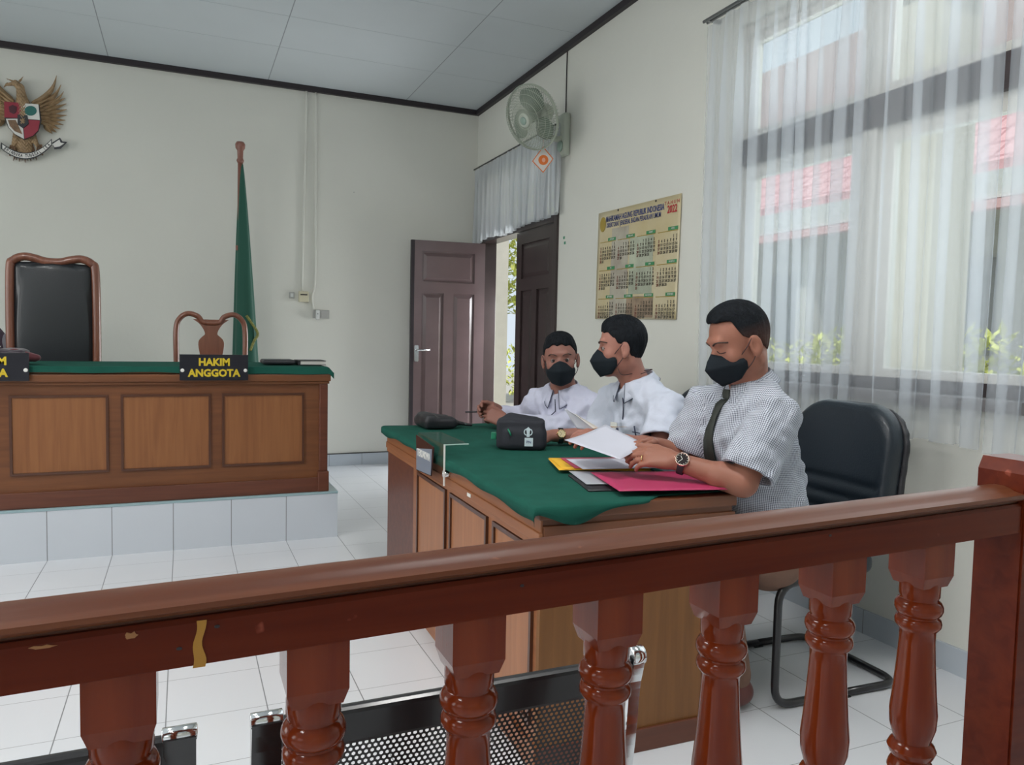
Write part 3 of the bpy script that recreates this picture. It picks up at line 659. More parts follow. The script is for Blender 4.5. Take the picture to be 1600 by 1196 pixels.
b = lathe(NB(), [(0.0, 0), (0.04, 0), (0.038, 0.012), (0, 0.014)], (0, 0, 0), 20); [setattr(v_, 'co', mtx_from((-0.03, -0.0, -0.09), (0, -1, 0), (0, 0, 1), (-1, 0, 0)) @ v_.co) for v_ in b.verts]; obj('speed_knob', b, m_fang, fan, smooth=True)
b = NB(); tube(b, [(XR - .006, 5.15, 3.335), (XR - .006, 5.152, 3.1), (XR - .006, 5.15, 2.88)], 0.004, 6); tag(obj('power_cable', b, m_dark, smooth=True), 'thin dark cable running up the wall from the fan to the ceiling', 'cable')
# tag hanging from the fan
tg = thing('hanging_tag', 'white diamond tag with an orange disc hanging below the wall fan', 'tag', (2.40, 5.07, 2.5))
MT = mtx_from((0, 0, 0), (0.918, -0.396, 0.02), (0, 0, 1), (-0.396, -0.916, 0)); m_or = mat('orange_print', (0.75, 0.17, 0.02), 0.5); m_tagw = mat('tag_card', (0.70, 0.66, 0.62), 0.5)
prism_d = lambda s_, z0, t, m, nm: obj(nm, prism(NB(), [(0, s_ * 1.12), (s_ * 0.88, 0.1 * s_), (0.05 * s_, -s_ * 1.05), (-s_ * 0.88, -0.1 * s_)], t, MT @ Matrix.Translation((0, 0, z0))), m, tg)
prism_d(0.088, 0, 0.002, m_or, 'border'); prism_d(0.079, 0.002, 0.001, m_tagw, 'card')
obj('printed_disc', prism(NB(), [(0.036 * math.cos(2 * PI * k / 24), 0.036 * math.sin(2 * PI * k / 24)) for k in range(24)], 0.001, MT @ Matrix.Translation((0.004, 0, 0.003))), m_or, tg)
obj('printed_spot', prism(NB(), [(0.013 * math.cos(2 * PI * k / 24), 0.016 * math.sin(2 * PI * k / 24)) for k in range(24)], 0.001, MT @ Matrix.Translation((0.006, 0.0, 0.004))), mat('orange_light', (0.85, 0.42, 0.28), .5), tg)
obj('string', tube(NB(), [(0, 0, 0.09), (0.0, 0.0, 0.13), (0.01, -0.02, 0.2)], 0.0012, 4), m_or, tg)

# ---- calendar
m_cal = mat('calendar_paper', (0.56, 0.46, 0.25), 0.4, coat=0.15, noise=0.12, nscale=3.0, col2=(0.62, 0.55, 0.37))
cal = thing('wall_calendar', 'large yellowish 2022 wall calendar pinned right of the door', 'calendar', (XR, 4.61, 2.07))
CW, CH = 0.945, 0.72
def cp(u, v_, w=0.0): return Vector((-0.008 - w - 0.003 * math.sin(u * 7) * v_ * v_, -u * CW, -v_ * CH + 0.02 * (u) * 0))
b = NB(); grid(b, 30, 12, lambda u, v_: cp(u, v_)); solidify(b, 0.0012); obj('paper', b, m_cal, cal, smooth=True)
m_photo = mat('calendar_photo', (0.36, 0.31, 0.25), 0.4, noise=0.5, nscale=6, col2=(0.52, 0.50, 0.40))
def cbox(u0, u1, v0, v1, w, m, nm, par=cal, nu=6):
    bm = NB(); grid(bm, nu, 3, lambda a, c: cp(u0 + (u1 - u0) * a, v0 + (v1 - v0) * c, w)); return obj(nm, bm, m, par, smooth=True)
cbox(0.2, 0.42, 0.17, 0.985, 0.0022, m_photo, 'printed_photo'); cbox(0.42, 0.74, 0.80, 0.985, 0.0022, mat('calendar_photo_dark', (0.30, 0.22, 0.15), .4, noise=.4, nscale=9), 'printed_photo', nu=8); cbox(0.44, 0.72, 0.28, 0.78, 0.0022, mat('calendar_photo_green', (0.42, 0.45, 0.34), .4, noise=.25, nscale=5), 'printed_photo', nu=8)
m_blue = mat('print_blue', (0.05, 0.07, 0.20), 0.5); m_prsun = mat('print_dull_red', (0.20, 0.07, 0.05), 0.6); m_prred = mat('print_red', (0.45, 0.03, 0.04), 0.5); m_prgrn = mat('print_green', (0.05, 0.25, 0.10), 0.5); m_prgold = mat('print_gold', (0.35, 0.25, 0.04), 0.5); m_prblk = mat('print_black', (0.10, 0.09, 0.07), 0.6)
def ctext(body, u, v_, size, m, nm='lettering', sx=1.0, bold=0.0, align='CENTER', line=1.0, spacing=1.0, par=cal):
    o = cp(u, v_, 0.004); return text(nm, body, size, m, mtx_from(o, (0, -1, 0), (0, 0, 1)), par, ext=0.0003, sx=sx, bold=bold, align=align, line=line, spacing=spacing)
ctext('MAHKAMAH AGUNG REPUBLIK INDONESIA', 0.47, 0.078, 0.052, m_blue, sx=0.66, bold=0.001)
ctext('DIREKTORAT JENDERAL BADAN PERADILAN UMUM', 0.46, 0.135, 0.044, m_blue, sx=0.62, bold=0.0005)
ctext('TAHUN', 0.91, 0.055, 0.028, m_prred, sx=1.2, spacing=1.5); ctext('2022', 0.915, 0.11, 0.062, m_prred, sx=0.8, bold=0.0015)
b = NB(); prism(b, [(0.038 * math.cos(2 * PI * k / 28), 0.05 * math.sin(2 * PI * k / 28)) for k in range(28)], 0.0008, mtx_from(cp(0.07, 0.115, 0.003), (0, -1, 0), (0, 0, 1))); obj('printed_seal', b, m_prgold, cal)
import calendar as _cal
MN = 'JANUARI FEBRUARI MARET APRIL MEI JUNI JULI AGUSTUS SEPTEMBER OKTOBER NOVEMBER DESEMBER'.split()
for q in range(12):
    r_, c_ = divmod(q, 4); u0 = 0.04 + c_ * 0.243; v0 = 0.25 + r_ * 0.265
    cbox(u0, u0 + 0.215, v0 + 0.030, v0 + 0.036, 0.003, m_prgold, 'month_rule', nu=3)
    cbox(u0 + 0.11, u0 + 0.215, v0, v0 + 0.028, 0.003, m_prgrn, 'month_header', nu=3)
    ctext(MN[q], u0 + 0.163, v0 + 0.014, 0.015, m_wh, 'month_name', sx=0.9)
    for wk in range(7):
        col = '\n'.join((str(d[wk]) if d[wk] else ' ') for d in _cal.Calendar(6).monthdayscalendar(2022, q + 1))
        ctext(col, u0 + 0.015 + wk * 0.0315, v0 + 0.062, 0.0235, m_prsun if wk == 0 else m_prblk, 'day_numbers', bold=0.0007, line=0.95).location = (0, 0, -0.055)
for u in (0.27, 0.73): tag(obj('pushpin', lathe(NB(), [(0.008, 0), (0.005, 0.006), (0.009, 0.014)], (0, 0, 0), 10), m_dark, cal)).matrix_local = mtx_from(cp(u, 0.012, 0.002), (0, 1, 0), (0, 0, 1))
cal.rotation_euler = (math.radians(1.0), 0, 0)
# ---- flag
fl = thing('flag', 'green flag with gold fringe on a wooden pole behind the left desk', 'flag', (0.415, 6.68, 0.276))
m_pole = wood('pole_wood', (0.20, 0.075, 0.05), (0.27, 0.11, 0.08), 0.35)
obj('pole', tube(NB(), [(0, 0, 0.05), (0.02, 0, 2.42)], 0.021, 14), m_pole, fl, smooth=True)
b = lathe(NB(), [(0.021, 2.31), (0.03, 2.33), (0.022, 2.35), (0.024, 2.41), (0.037, 2.43), (0.040, 2.46), (0.028, 2.48), (0, 2.485)], (0.018, 0, 0), 20); obj('finial', b, m_pole, fl, smooth=True)
obj('stand', lathe(NB(), [(0.19, 0), (0.19, 0.03), (0.08, 0.05), (0.04, 0.12), (0.03, 0.14)], (0, 0, 0), 28), m_pole, fl, smooth=True)
m_green = mat('green_flag_cloth', (0.008, 0.085, 0.055), 0.7, sheen=0.2)
def fcl(u, v_):
    z = 2.30 - v_ * 1.75; hw = 0.012 + 0.092 * (v_ ** 0.8); cx = 0.028 + 0.032 * v_
    a = 2 * PI * u; fold = 1 + 0.10 * math.sin(5 * a) ; return (cx + hw * math.cos(a) * fold, -0.006 + (0.014 + 0.05 * v_) * math.sin(a) * fold, z)
b = NB(); grid(b, 60, 24, fcl, closed_u=True); obj('flag_cloth', b, m_green, fl, smooth=True)
b = NB(); tube(b, smooth_path([(0.06, -0.06, 1.07), (0.10, -0.06, 1.01), (0.150, -0.055, 0.925), (0.12, -0.06, 0.86), (0.09, -0.06, 0.78)], 4), 0.012, 6); obj('fringe', b, mat('gold_fringe', (0.20, 0.20, 0.05), .6, noise=.4, nscale=80), fl, smooth=True)
b = NB(); box(b, -0.02, 0.0, -0.03, -0.015, 1.60, 1.64, 0.004); obj('hook', b, m_pole, fl)
#PART2
for lx, ly in CL:  # fixtures made up to carry the added ceiling fill lamps
    r = thing('ceiling_fill_fixture', {2.8: 'white tube lamp added on the ceiling as fill, the one nearest the podium', 0.4: 'white tube lamp added on the ceiling as fill above the camera, left side', 1.3: 'white tube lamp added on the ceiling as fill above the railing, window side'}[ly], 'lamp', (lx, ly, HC), group='added fill lamps on the ceiling')
    obj('housing', box(NB(), -.14, .14, -.62, .62, -.06, 0, .004), m_wh, r); obj('tube', tube(NB(), [(0, -.6, -.068), (0, .6, -.068)], .013, 10), mat('fill_lamp_tube', (.9, .95, 1), .4, emit=1.5), r, smooth=True)
# ================================================================== JUDGES' DESK
m_w_frame = wood('desk_wood', (0.125, 0.040, 0.011), (0.18, 0.062, 0.018), 0.5, axis=0, coat=0.05)
m_w_panel = wood('desk_panel_wood', (0.21, 0.075, 0.022), (0.27, 0.105, 0.033), 0.5, axis=2, coat=0.05)
m_w_mould = mat('desk_moulding', (0.075, 0.024, 0.010), 0.35, coat=0.3)
m_w_base = wood('desk_base_wood', (0.095, 0.026, 0.012), (0.135, 0.040, 0.018), 0.45, axis=0, coat=0.1)
m_felt = mat('green_felt', (0.012, 0.085, 0.062), 0.95, spec=0.15, noise=0.10, nscale=12, bump=0.15, bscale=300)
def framed(parent, mtx, u0, u1, z0, z1, mp, mm, w=0.016):
    """moulded panel on a face: local x along the face, y up, z outwards"""
    p = obj('panel', box(NB(), u0, u1, z0, z1, -0.002, 0.003, mtx=mtx), mp, parent)
    b = NB()
    for (a, c, d, e) in ((u0 - w, u1 + w, z0 - w, z0), (u0 - w, u1 + w, z1, z1 + w), (u0 - w, u0, z0, z1), (u1, u1 + w, z0, z1)): box(b, a, c, d, e, 0, 0.010, mtx=mtx)
    obj('panel_moulding', b, mm, p)
dk = thing('court_desk', 'long panelled wooden desk with green cloth on the tiled podium', 'desk', (-1.1, 4.88, 0.276))
OX, OY, OZ = -1.1, 4.88, 0.276
FY = 4.56 - OY
b = box(NB(), -2.9 - OX, 0.77 - OX, FY, FY + 0.03, 0, 0.70); obj('front_board', b, m_w_frame, dk)
for x in (-2.9, 0.735): obj('end_board', box(NB(), x - OX, x + 0.035 - OX, FY + 0.03, FY + 0.62, 0, 0.70), m_w_frame, dk)
obj('desktop', box(NB(), -2.92 - OX, 0.785 - OX, FY - 0.02, FY + 0.66, 0.70, 0.735, 0.004), m_w_frame, dk)
b = NB(); box(b, -2.93 - OX, 0.797 - OX, FY - 0.032, FY - 0.0, 0.655, 0.697, 0.006); box(b, -2.93 - OX, 0.79 - OX, FY - 0.02, FY - 0.0, 0.64, 0.655, 0.003); box(b, 0.77 - OX, 0.80 - OX, FY, FY + 0.62, 0.655, 0.697, 0.006); obj('cornice', b, m_w_frame, dk)
b = NB(); box(b, -2.93 - OX, 0.785 - OX, FY - 0.018, FY, 0, 0.085, 0.005); obj('plinth', b, m_w_base, dk)
b = NB(); box(b, 0.725 - OX, 0.79 - OX, FY - 0.024, FY + 0.03, 0.0, 0.12, 0.006); box(b, 0.733 - OX, 0.783 - OX, FY - 0.014, FY + .02, 0.12, 0.64, 0.006); obj('corner_post', b, m_w_base, dk)
for k in range(7):
    u0 = 0.210 - 0.508 * k
    framed(dk, mtx_from((0, FY, 0), (1, 0, 0), (0, 0, 1), (0, -1, 0)), u0 - OX, u0 + 0.425 - OX, 0.185, 0.575, m_w_panel, m_w_mould, 0.012)
def cloth(u, v_):
    x = -2.94 + u * 3.76; y = FY - 0.05 + v_ * 0.74; z = 0.7385
    if v_ < 0.05: z -= 0.036 + 0.006 * math.sin(x * 4.0) + 0.004 * math.sin(x * 11); y = FY - 0.036
    elif v_ < 0.08: y = FY - 0.034; z -= 0.003
    if u > 0.995: z -= 0.03; x = 0.812
    return (x - OX, y, z)
b = NB(); grid(b, 220, 30, cloth); solidify(b, 0.002); tag(obj('tablecloth', b, m_felt, smooth=True), 'green felt cloth on the long panelled podium desk', 'tablecloth', 'green felt cloths').location = (OX, OY, OZ)
def nameplate(x0, words, label):
    r = thing('nameplate', label, 'nameplate', (x0 + 0.176, 4.502, 0.941), group='black nameplates on the podium desk')
    obj('plate', box(NB(), -0.176, 0.176, -0.004, 0.004, 0, 0.142, 0.001), mat('black_acrylic', (0.012, 0.013, 0.02), 0.25), r)
    my = mat('yellow_lettering', (0.62, 0.46, 0.02), 0.4)
    for i, w in enumerate(words): text('lettering', w, 0.056, my, mtx_from((0, -0.0045, 0.099 - i * 0.060), (1, 0, 0), (0, 0, 1)), r, sx=0.94, bold=0.0024)
    for x in (-0.162, 0.162):
        q = lathe(NB(), [(0.010, 0), (0.010, 0.003), (0.006, 0.006)], (0, 0, 0), 14); o = obj('screw', q, m_wh, r); o.matrix_local = mtx_from((x, -0.004, 0.055), (1, 0, 0), (0, 0, 1))
nameplate(-0.02, ['HAKIM', 'ANGGOTA'], 'black nameplate with yellow letters HAKIM ANGGOTA, in front of the open-backed chair')
nameplate(-1.07, ['HAKIM', 'KETUA'], 'black nameplate at the left edge, in front of the high-backed chair')
# black folders on the podium desk
m_blk = mat('black_vinyl', (0.018, 0.018, 0.022), 0.45, bump=0.1, bscale=200); m_paper = mat('white_paper', (0.58, 0.59, 0.67), 0.6, noise=0.02); m_pages = mat('book_pages', (0.62, 0.60, 0.55), 0.7)
r = thing('black_folder', 'flat black zipped folder on the podium desk beside the notebook', 'folder', (0.53, 4.85, 1.0175)); v = Vox((-.13, -.14, -.01), (.12, .14, .05), .005); v.rbox((0, 0, .016), (.095, .11, .014), .01); v.mesh('cover', m_blk, r)
r = thing('notebook', 'black covered notebook with white page edges at the right end of podium desk', 'notebook', (0.715, 4.82, 1.0175))
obj('pages', box(NB(), -0.066, 0.082, -0.098, 0.1, 0.0045, 0.0245), m_pages, r)
b = box(NB(), -0.075, 0.085, -0.1, 0.1, 0.001, 0.004); box(b, -0.075, 0.085, -0.1, 0.1, 0.025, 0.028); box(b, -0.079, -0.068, -0.1, 0.1, 0.001, 0.028); obj('cover', b, m_blk, r)
# robe folded at left
m_robe = mat('dark_robe_cloth', (0.030, 0.018, 0.03), 0.7, sheen=0.3); m_mar = mat('maroon_cloth', (0.11, 0.018, 0.025), 0.7, sheen=0.3)
r = thing('folded_robe', 'folded dark robe with maroon lining on the podium desk behind left nameplate', 'robe', (-0.98, 4.72, 1.0175))
v = Vox((-.3, -.16, -.01), (.32, .16, .12), .006)
v.rbox((-.02, 0, .03), (.24, .12, .028), .02, k=.01); v.rbox((.0, .0, .062), (.22, .10, .018), .015, k=.01)
for k in range(5): v.cone((-.26, -.1 + .045 * k, .075), (.2, -.11 + .05 * k, .058), .014, .010, k=.012)
v.mesh('cloth', m_robe, r, lambda V: V + np.stack([0 * V[:, 0], 0 * V[:, 0], .004 * np.sin(V[:, 0] * 40 + V[:, 1] * 30)], 1))
v = Vox((.1, -.14, -.01), (.36, .12, .1), .006); v.cone((.17, -.05, .05), (.27, -.03, .035), .036, .018, k=.01); v.cone((.15, .03, .05), (.25, .02, .03), .03, .02, k=.01); v.mesh('lining', m_mar, r)
b = NB(); tube(b, smooth_path([(-.25, -.115, .085), (-.1, -.118, .083), (.06, -.112, .086), (.12, -.1, .094)], 5), .006, 6, ry=.003); obj('white_band', b, m_wh, r, smooth=True)
# ================================================================== CHAIRS BEHIND THE PODIUM DESK
m_cw = wood('chair_wood', (0.17, 0.058, 0.034), (0.25, 0.095, 0.055), 0.35, coat=0.4)
m_lea = mat('black_leather', (0.014, 0.018, 0.022), 0.36, bump=0.12, bscale=140, coat=0.15)
r = thing('judge_chair', 'high-backed chair with carved wooden frame and black leather back', 'chair', (-0.755, 5.62, 0.276))
def outline(w, h, z0, n=10):
    """frame outline from bottom left, up, over the crest, down"""
    L = [(-w, z0), (-w - .006, z0 + h * .5), (-w - .002, z0 + h - .09), (-w + .018, z0 + h - .028), (-w + .07, z0 + h - .002), (-.105, z0 + h - .008), (-.05, z0 + h - .024), (0, z0 + h - .028)]
    return L + [(-x, z) for x, z in L[:-1]][::-1]
pts = smooth_path([(x, 0, z) for x, z in outline(0.232, 1.02, 0.36)], 6)
b = NB(); tube(b, pts, 0.030, 12, ry=0.026); obj('frame', b, m_cw, r, smooth=True)
b = NB()
for x in (-.085, .085): tube(b, [(x, -.004, 1.362), (x, -.004, 1.385)], [.02, .008], 10)
obj('crest_carving', b, m_cw, r, smooth=True)
v = Vox((-.24, -.07, .4), (.24, .06, 1.4), .007); v.rbox((0, 0, .86), (.218, .030, .49), .045, k=.01); v.ell((0, -.022, .87), (.18, .03, .44), k=.05); v.mesh('back_cushion', m_lea, r)
v = Vox((-.3, -.55, .3), (.3, .05, .5), .01); v.rbox((0, -.25, .40), (.25, .25, .055), .045); v.mesh('seat', m_lea, r)
for sx in (-.23, .23):
    obj('leg', tube(NB(), [(sx, -.46, .36), (sx, -.48, 0)], [.028, .018], 10), m_cw, r, smooth=True); obj('leg', tube(NB(), [(sx, 0, .38), (sx, .04, 0)], [.028, .02], 10), m_cw, r, smooth=True)
    obj('armrest', tube(NB(), smooth_path([(sx, 0, .66), (sx * 1.08, -.2, .67), (sx * 1.1, -.42, .65), (sx * 1.06, -.45, .5), (sx, -.44, .36)], 4), .022, 10), m_cw, r, smooth=True)
r = thing('side_chair', 'wooden chair with open vase-shaped back splat behind the HAKIM ANGGOTA nameplate', 'chair', (0.175, 5.62, 0.276))
w = .215; H_ = 1.06
L = [(-w, .42), (-w - .005, .75), (-w - .004, .95), (-w + .02, 1.02), (-w + .07, 1.052), (-w + .13, 1.035), (-.055, .998), (0, .990)]
pts = smooth_path([(x, 0, z) for x, z in L + [(-x, z) for x, z in L[:-1]][::-1]], 6); obj('frame', tube(NB(), pts, .022, 12, ry=.018), m_cw, r, smooth=True)
sp = [(-.115, 1.015), (-.075, .985), (-.048, .945), (-.040, .915), (-.056, .898), (-.076, .875), (-.082, .845), (-.075, .79), (-.055, .70), (-.04, .60), (-.045, .50), (-.06, .44)]
pf = [tuple(p)[:2] for p in smooth_path([(x, z, 0) for x, z in sp], 4)]; poly = pf + [(-x, z) for x, z in pf][::-1]
b = NB(); L_ = [[b.verts.new((s_ * x, y, z)) for y in (-.009, .009)] for s_, (x, z) in [(1, q) for q in pf]]; R_ = [[b.verts.new((-x, y, z)) for y in (-.009, .009)] for x, z in pf]
for i in range(len(pf) - 1):
    b.faces.new((L_[i][0], L_[i + 1][0], R_[i + 1][0], R_[i][0])); b.faces.new((L_[i][1], R_[i][1], R_[i + 1][1], L_[i + 1][1])); b.faces.new((L_[i][0], L_[i][1], L_[i + 1][1], L_[i + 1][0])); b.faces.new((R_[i][0], R_[i + 1][0], R_[i + 1][1], R_[i][1]))
obj('back_splat', b, m_cw, r)
v = Vox((-.28, -.5, .38), (.28, .05, .5), .01); v.rbox((0, -.22, .44), (.23, .22, .035), .03); v.mesh('seat', m_lea, r)
for sx in (-.2, .2):
    for y in (-.42, 0): obj('leg', tube(NB(), [(sx, y, .42), (sx * 1.03, y * 1.03, 0)], [.022, .016], 10), m_cw, r, smooth=True)

# ================================================================== FRONT TABLE
TA = math.radians(-1.3); TX, TY = 0.898, 1.851
tb = thing('court_table', 'panelled wooden table with a green cloth where the three men sit', 'table', (TX, TY, 0), TA)
ct_, st_ = math.cos(TA), math.sin(TA)
def TL(x, y, z=0): return Vector((TX + ct_ * x - st_ * y, TY + st_ * x + ct_ * y, z))
m_t_frame = wood('table_wood', (0.24, 0.085, 0.032), (0.31, 0.118, 0.046), 0.45, axis=1, coat=0.1)
m_t_end = wood('table_end_wood', (0.17, 0.066, 0.013), (0.22, 0.090, 0.020), 0.5, axis=2, coat=0.05)
m_t_edge = wood('table_edge_wood', (0.13, 0.042, 0.016), (0.19, 0.066, 0.027), 0.4, axis=0, coat=0.15)
m_t_panel = wood('table_panel_wood', (0.30, 0.118, 0.048), (0.37, 0.152, 0.064), 0.45, axis=2, coat=0.1)
TW, TLn = 0.632, 1.87
obj('front_board', box(NB(), 0.0, 0.025, 0.02, TLn - 0.5, 0.0, 0.705), m_t_frame, tb)
obj('end_board', box(NB(), 0.0, TW, 0.0, 0.02, 0.0, 0.705), m_t_end, tb)
obj('end_board', box(NB(), 0.0, TW, TLn - 0.02, TLn, 0.0, 0.705), m_w_base, tb)
obj('front_board', box(NB(), 0.0, 0.02, TLn - 0.5, TLn - 0.02, 0.0, 0.705), m_w_base, tb)
obj('tabletop', box(NB(), -0.012, TW + 0.012, -0.012, TLn + 0.012, 0.715, 0.750, 0.004), m_t_edge, tb)
b = NB(); box(b, -0.006, 0.0, -0.006, TLn, 0.68, 0.715); box(b, -0.012, 0.0, -0.01, TLn, 0.650, 0.68, 0.003); box(b, -0.006, 0, -.004, TLn, .632, .65); obj('front_moulding', b, m_t_frame, tb)
b = NB(); box(b, 0, TW + 0.002, -0.002, 0.0, 0.698, 0.715); box(b, 0.001, TW + 0.008, -0.012, 0, 0.662, 0.698, 0.003); box(b, 0.001, TW, -0.005, 0, 0.645, 0.662); box(b, 0.001, TW + .004, -0.009, 0, 0.61, 0.645, 0.003); obj('end_moulding', b, m_t_edge, tb)
b = NB(); box(b, 0.0, TW + 0.006, -0.009, 0, 0, 0.07, 0.003); obj('end_plinth', b, m_w_base, tb)
b = NB(); box(b, -0.009, 0.0, 0, TLn, 0, 0.07, 0.003); obj('front_plinth', b, m_t_frame, tb)
FM = mtx_from((0, 0, 0), (0, 1, 0), (0, 0, 1), (-1, 0, 0))
for y0, y1 in ((0.055, 0.345), (0.43, 0.80), (0.885, 1.27)): framed(tb, FM, y0, y1, 0.13, 0.615, m_t_panel, m_w_mould, 0.014)
xs_ = [-.0315, -.0325, -.0300, -.022] + [-.014 + k * (TW + .020) / 40 for k in range(41)] + [TW + .013, TW + .0145]
zx_ = [-.030, -.014, -.004, -.0005] + [0] * 41 + [-.004, -.018]
ys_ = [0, 0, .003, .010] + [.02 + k * (TLn - .02) / 90 for k in range(91)] + [TLn + .018]
b = NB(); Vg = []
for i, x in enumerate(xs_):
    row = []
    for j, y in enumerate(ys_):
        z = .7535 + zx_[i] + .0010 * math.sin(x * 23 + y * 11) - (.006 * math.sin(y * 7 + 1) + .004 * math.sin(y * 19) if i == 0 else 0)
        if j < 4:
            q = max(0, min(1, (.38 - x) / .06)); D = .010 + .042 * math.exp(-((x - .085) / .085) ** 2); y0 = -.020 - .012 * math.exp(-((x - .085) / .07) ** 2)
            y = (y0 + y) * q + (.018 + y) * (1 - q); z -= q * D * (1, .5, .1, .0)[j]
        row.append(b.verts.new((x, y, max(z, .700))))
    Vg.append(row)
for i in range(len(xs_) - 1):
    for j in range(len(ys_) - 1): b.faces.new((Vg[i][j], Vg[i + 1][j], Vg[i + 1][j + 1], Vg[i][j + 1]))
o = tag(obj('tablecloth', b, m_felt, smooth=True), 'green felt cloth draped on the table where the three men sit', 'tablecloth', 'green felt cloths'); o.location = (TX, TY, 0); o.rotation_euler = (0, 0, TA)
sd_ = o.modifiers.new('thickness', 'SOLIDIFY'); sd_.thickness = .0018; sd_.offset = 1
ZC = 0.757
# acrylic sign at the front edge
m_acr = bpy.data.materials.new('clear_acrylic'); m_acr.use_nodes = True; _t = m_acr.node_tree; _t.nodes.clear(); _o = _t.nodes.new('ShaderNodeOutputMaterial'); _m = _t.nodes.new('ShaderNodeMixShader'); _a = _t.nodes.new('ShaderNodeBsdfTransparent'); _g = _t.nodes.new('ShaderNodeBsdfGlossy')
_g.inputs['Roughness'].default_value = 0.05; _m.inputs[0].default_value = 0.16; _t.links.new(_a.outputs[0], _m.inputs[1]); _t.links.new(_g.outputs[0], _m.inputs[2]); _t.links.new(_m.outputs[0], _o.inputs[0])
sg = thing('sign_holder', 'clear acrylic sign holder with a dark name sign on the table front edge', 'sign', TL(-0.035, 0.98, 0.735), TA)
obj('acrylic_sheet', box(NB(), -0.004, 0.0, -0.19, 0.18, -0.075, 0.075), m_acr, sg)
obj('acrylic_top', box(NB(), -0.004, 0.09, -0.19, 0.18, 0.075, 0.079), m_acr, sg)
obj('acrylic_edge', box(NB(), -0.006, 0.0, -0.192, -0.188, -0.075, 0.08), m_wh, sg)
obj('acrylic_edge', box(NB(), -0.004, 0.09, -0.192, -0.189, 0.076, 0.080), mat('frosted_edge', (.45, .62, .56), .3), sg)
b = NB(); prism(b, [(-0.17, 0.07), (0.09, 0.055), (0.06, -0.06), (-0.155, -0.075)], 0.003, mtx_from((-0.012, 0, 0), (0, -1, 0), (0, 0, 1), (-1, 0, 0))); sgn_ = obj('name_sign', b, mat('dark_maroon_sign', (0.03, 0.010, 0.012), 0.25), sg)
b = NB(); prism(b, [(-0.16, 0.015), (0.07, 0.045), (0.058, -0.058), (-0.152, -0.070)], 0.001, mtx_from((-0.0155, 0, 0), (0, -1, 0), (0, 0, 1), (-1, 0, 0))); obj('sign_reflection', b, mat('grey_sign_reflection', (0.20, 0.24, 0.30), 0.3), sgn_)  # grey lower part is a reflection painted on the sign
text('lettering', 'TERDAKWA', 0.04, m_wh, mtx_from((-0.0175, 0.045, 0.005), (0, -1, 0.02), (0, 0, 1)), sgn_, sx=0.85, bold=0.001)
q = lathe(NB(), [(0.013, 0), (0.015, 0.008), (0.012, 0.035), (0.0, 0.037)], (0, 0, 0), 16); o = obj('mounting_knob', q, m_chrome, sg, smooth=True); o.matrix_local = mtx_from((0.035, -0.16, -0.035), (0, 0, 1), (0, 1, 0), (-1, 0, 0))
o = tag(obj('paper_label', box(NB(), -0.0145, -0.012, 0.0, 0.035, -0.006, 0.006), m_wh), 'tiny white paper label on the table front moulding', 'label'); o.location = TL(0, 0.56, 0.668); o.rotation_euler = (0, 0, TA)
# black cap-like pouch at the far corner
r = thing('leather_clutch', 'black leather clutch lying near the far corner of the green table', 'bag', (1.18, 3.60, ZC))
v = Vox((-.16, -.17, -.01), (.2, .17, .11), .005); v.rbox((-.03, .02, .028), (.08, .11, .026), .018, k=.02); v.cone((-.06, -.02, .05), (.13, -.06, .014), .028, .012, k=.03, flat=((0, 0, 1), .6)); v.cone((-.05, .05, .05), (.12, .03, .014), .026, .012, k=.03, flat=((0, 0, 1), .6)); v.rbox((-.08, .0, .05), (.025, .09, .022), .015, k=.02); v.mesh('body', m_blk, r)
obj('snap', lathe(NB(), [(.006, .0), (.006, .004)], (.095, -.085, .022), 10), m_chrome, r)
# black pouch bag
bx_ = Vector((0.90, -0.436, 0)); by_ = Vector((0.436, 0.90, 0)); RB = [list(bx_), list(by_), [0, 0, 1]]
r = thing('zip_pouch', 'black fabric zip pouch with white emblem in the middle of the table', 'bag', (1.272, 2.84, ZC))
v = Vox((-.16, -.13, -.01), (.16, .13, .2), .004)
v.rbox((0, 0, .062), (.098, .055, .06), .016, RB, k=.012); v.cone(bx_ * -.04 + Vector((0, 0, .116)), bx_ * .05 + Vector((0, 0, .102)), .030, .026, k=.03); v.rbox(tuple(bx_ * .02 + by_ * -.03 + Vector((0, 0, .045))), (.085, .035, .042), .025, RB, k=.02)
vb = v; v.mesh('body', mat('black_fabric', (0.016, 0.018, 0.026), 0.75, bump=0.2, bscale=400), r)
def onbag(a, z): return v.first(bx_ * a - by_ * .12 + Vector((0, 0, z)), by_, .3, .001)
m_tagcloth = mat('pale_tag', (0.62, 0.72, 0.76), 0.6)
p = onbag(.035, .035); M_ = mtx_from(p, bx_, (0, 0, 1), -by_); tg2 = obj('woven_tag', box(NB(), -.017, .017, -.017, .017, -.004, .002, mtx=M_), m_tagcloth, r); text('lettering', 'PN', .016, m_blue, mtx_from(p - by_ * .0028, bx_, (0, 0, 1)), tg2)
p = onbag(.032, .075); M_ = mtx_from(p, bx_, (0, 0, 1), -by_)
b = NB(); prism(b, [(-.006, -.019), (.006, -.019), (.006, .0), (.009, .012), (0, .021), (-.009, .012), (-.006, 0)], .003, M_); 
for s_ in (1, -1): tube(b, [M_ @ Vector((s_ * (.007 + .009 * math.cos(a)), .012 * math.sin(a), .002)) for a in [2 * PI * k / 12 for k in range(12)]], .0022, 5, closed=True)
obj('printed_emblem', b, m_tagcloth, r)
b = NB(); tube(b, [onbag(-.05, .085) - by_ * .003, onbag(-.043, .075) - by_ * .006, onbag(-.037, .06) - by_ * .004], .0035, 6); obj('zip_pull', b, mat('green_plastic', (.02, .22, .12), .4), r, smooth=True)
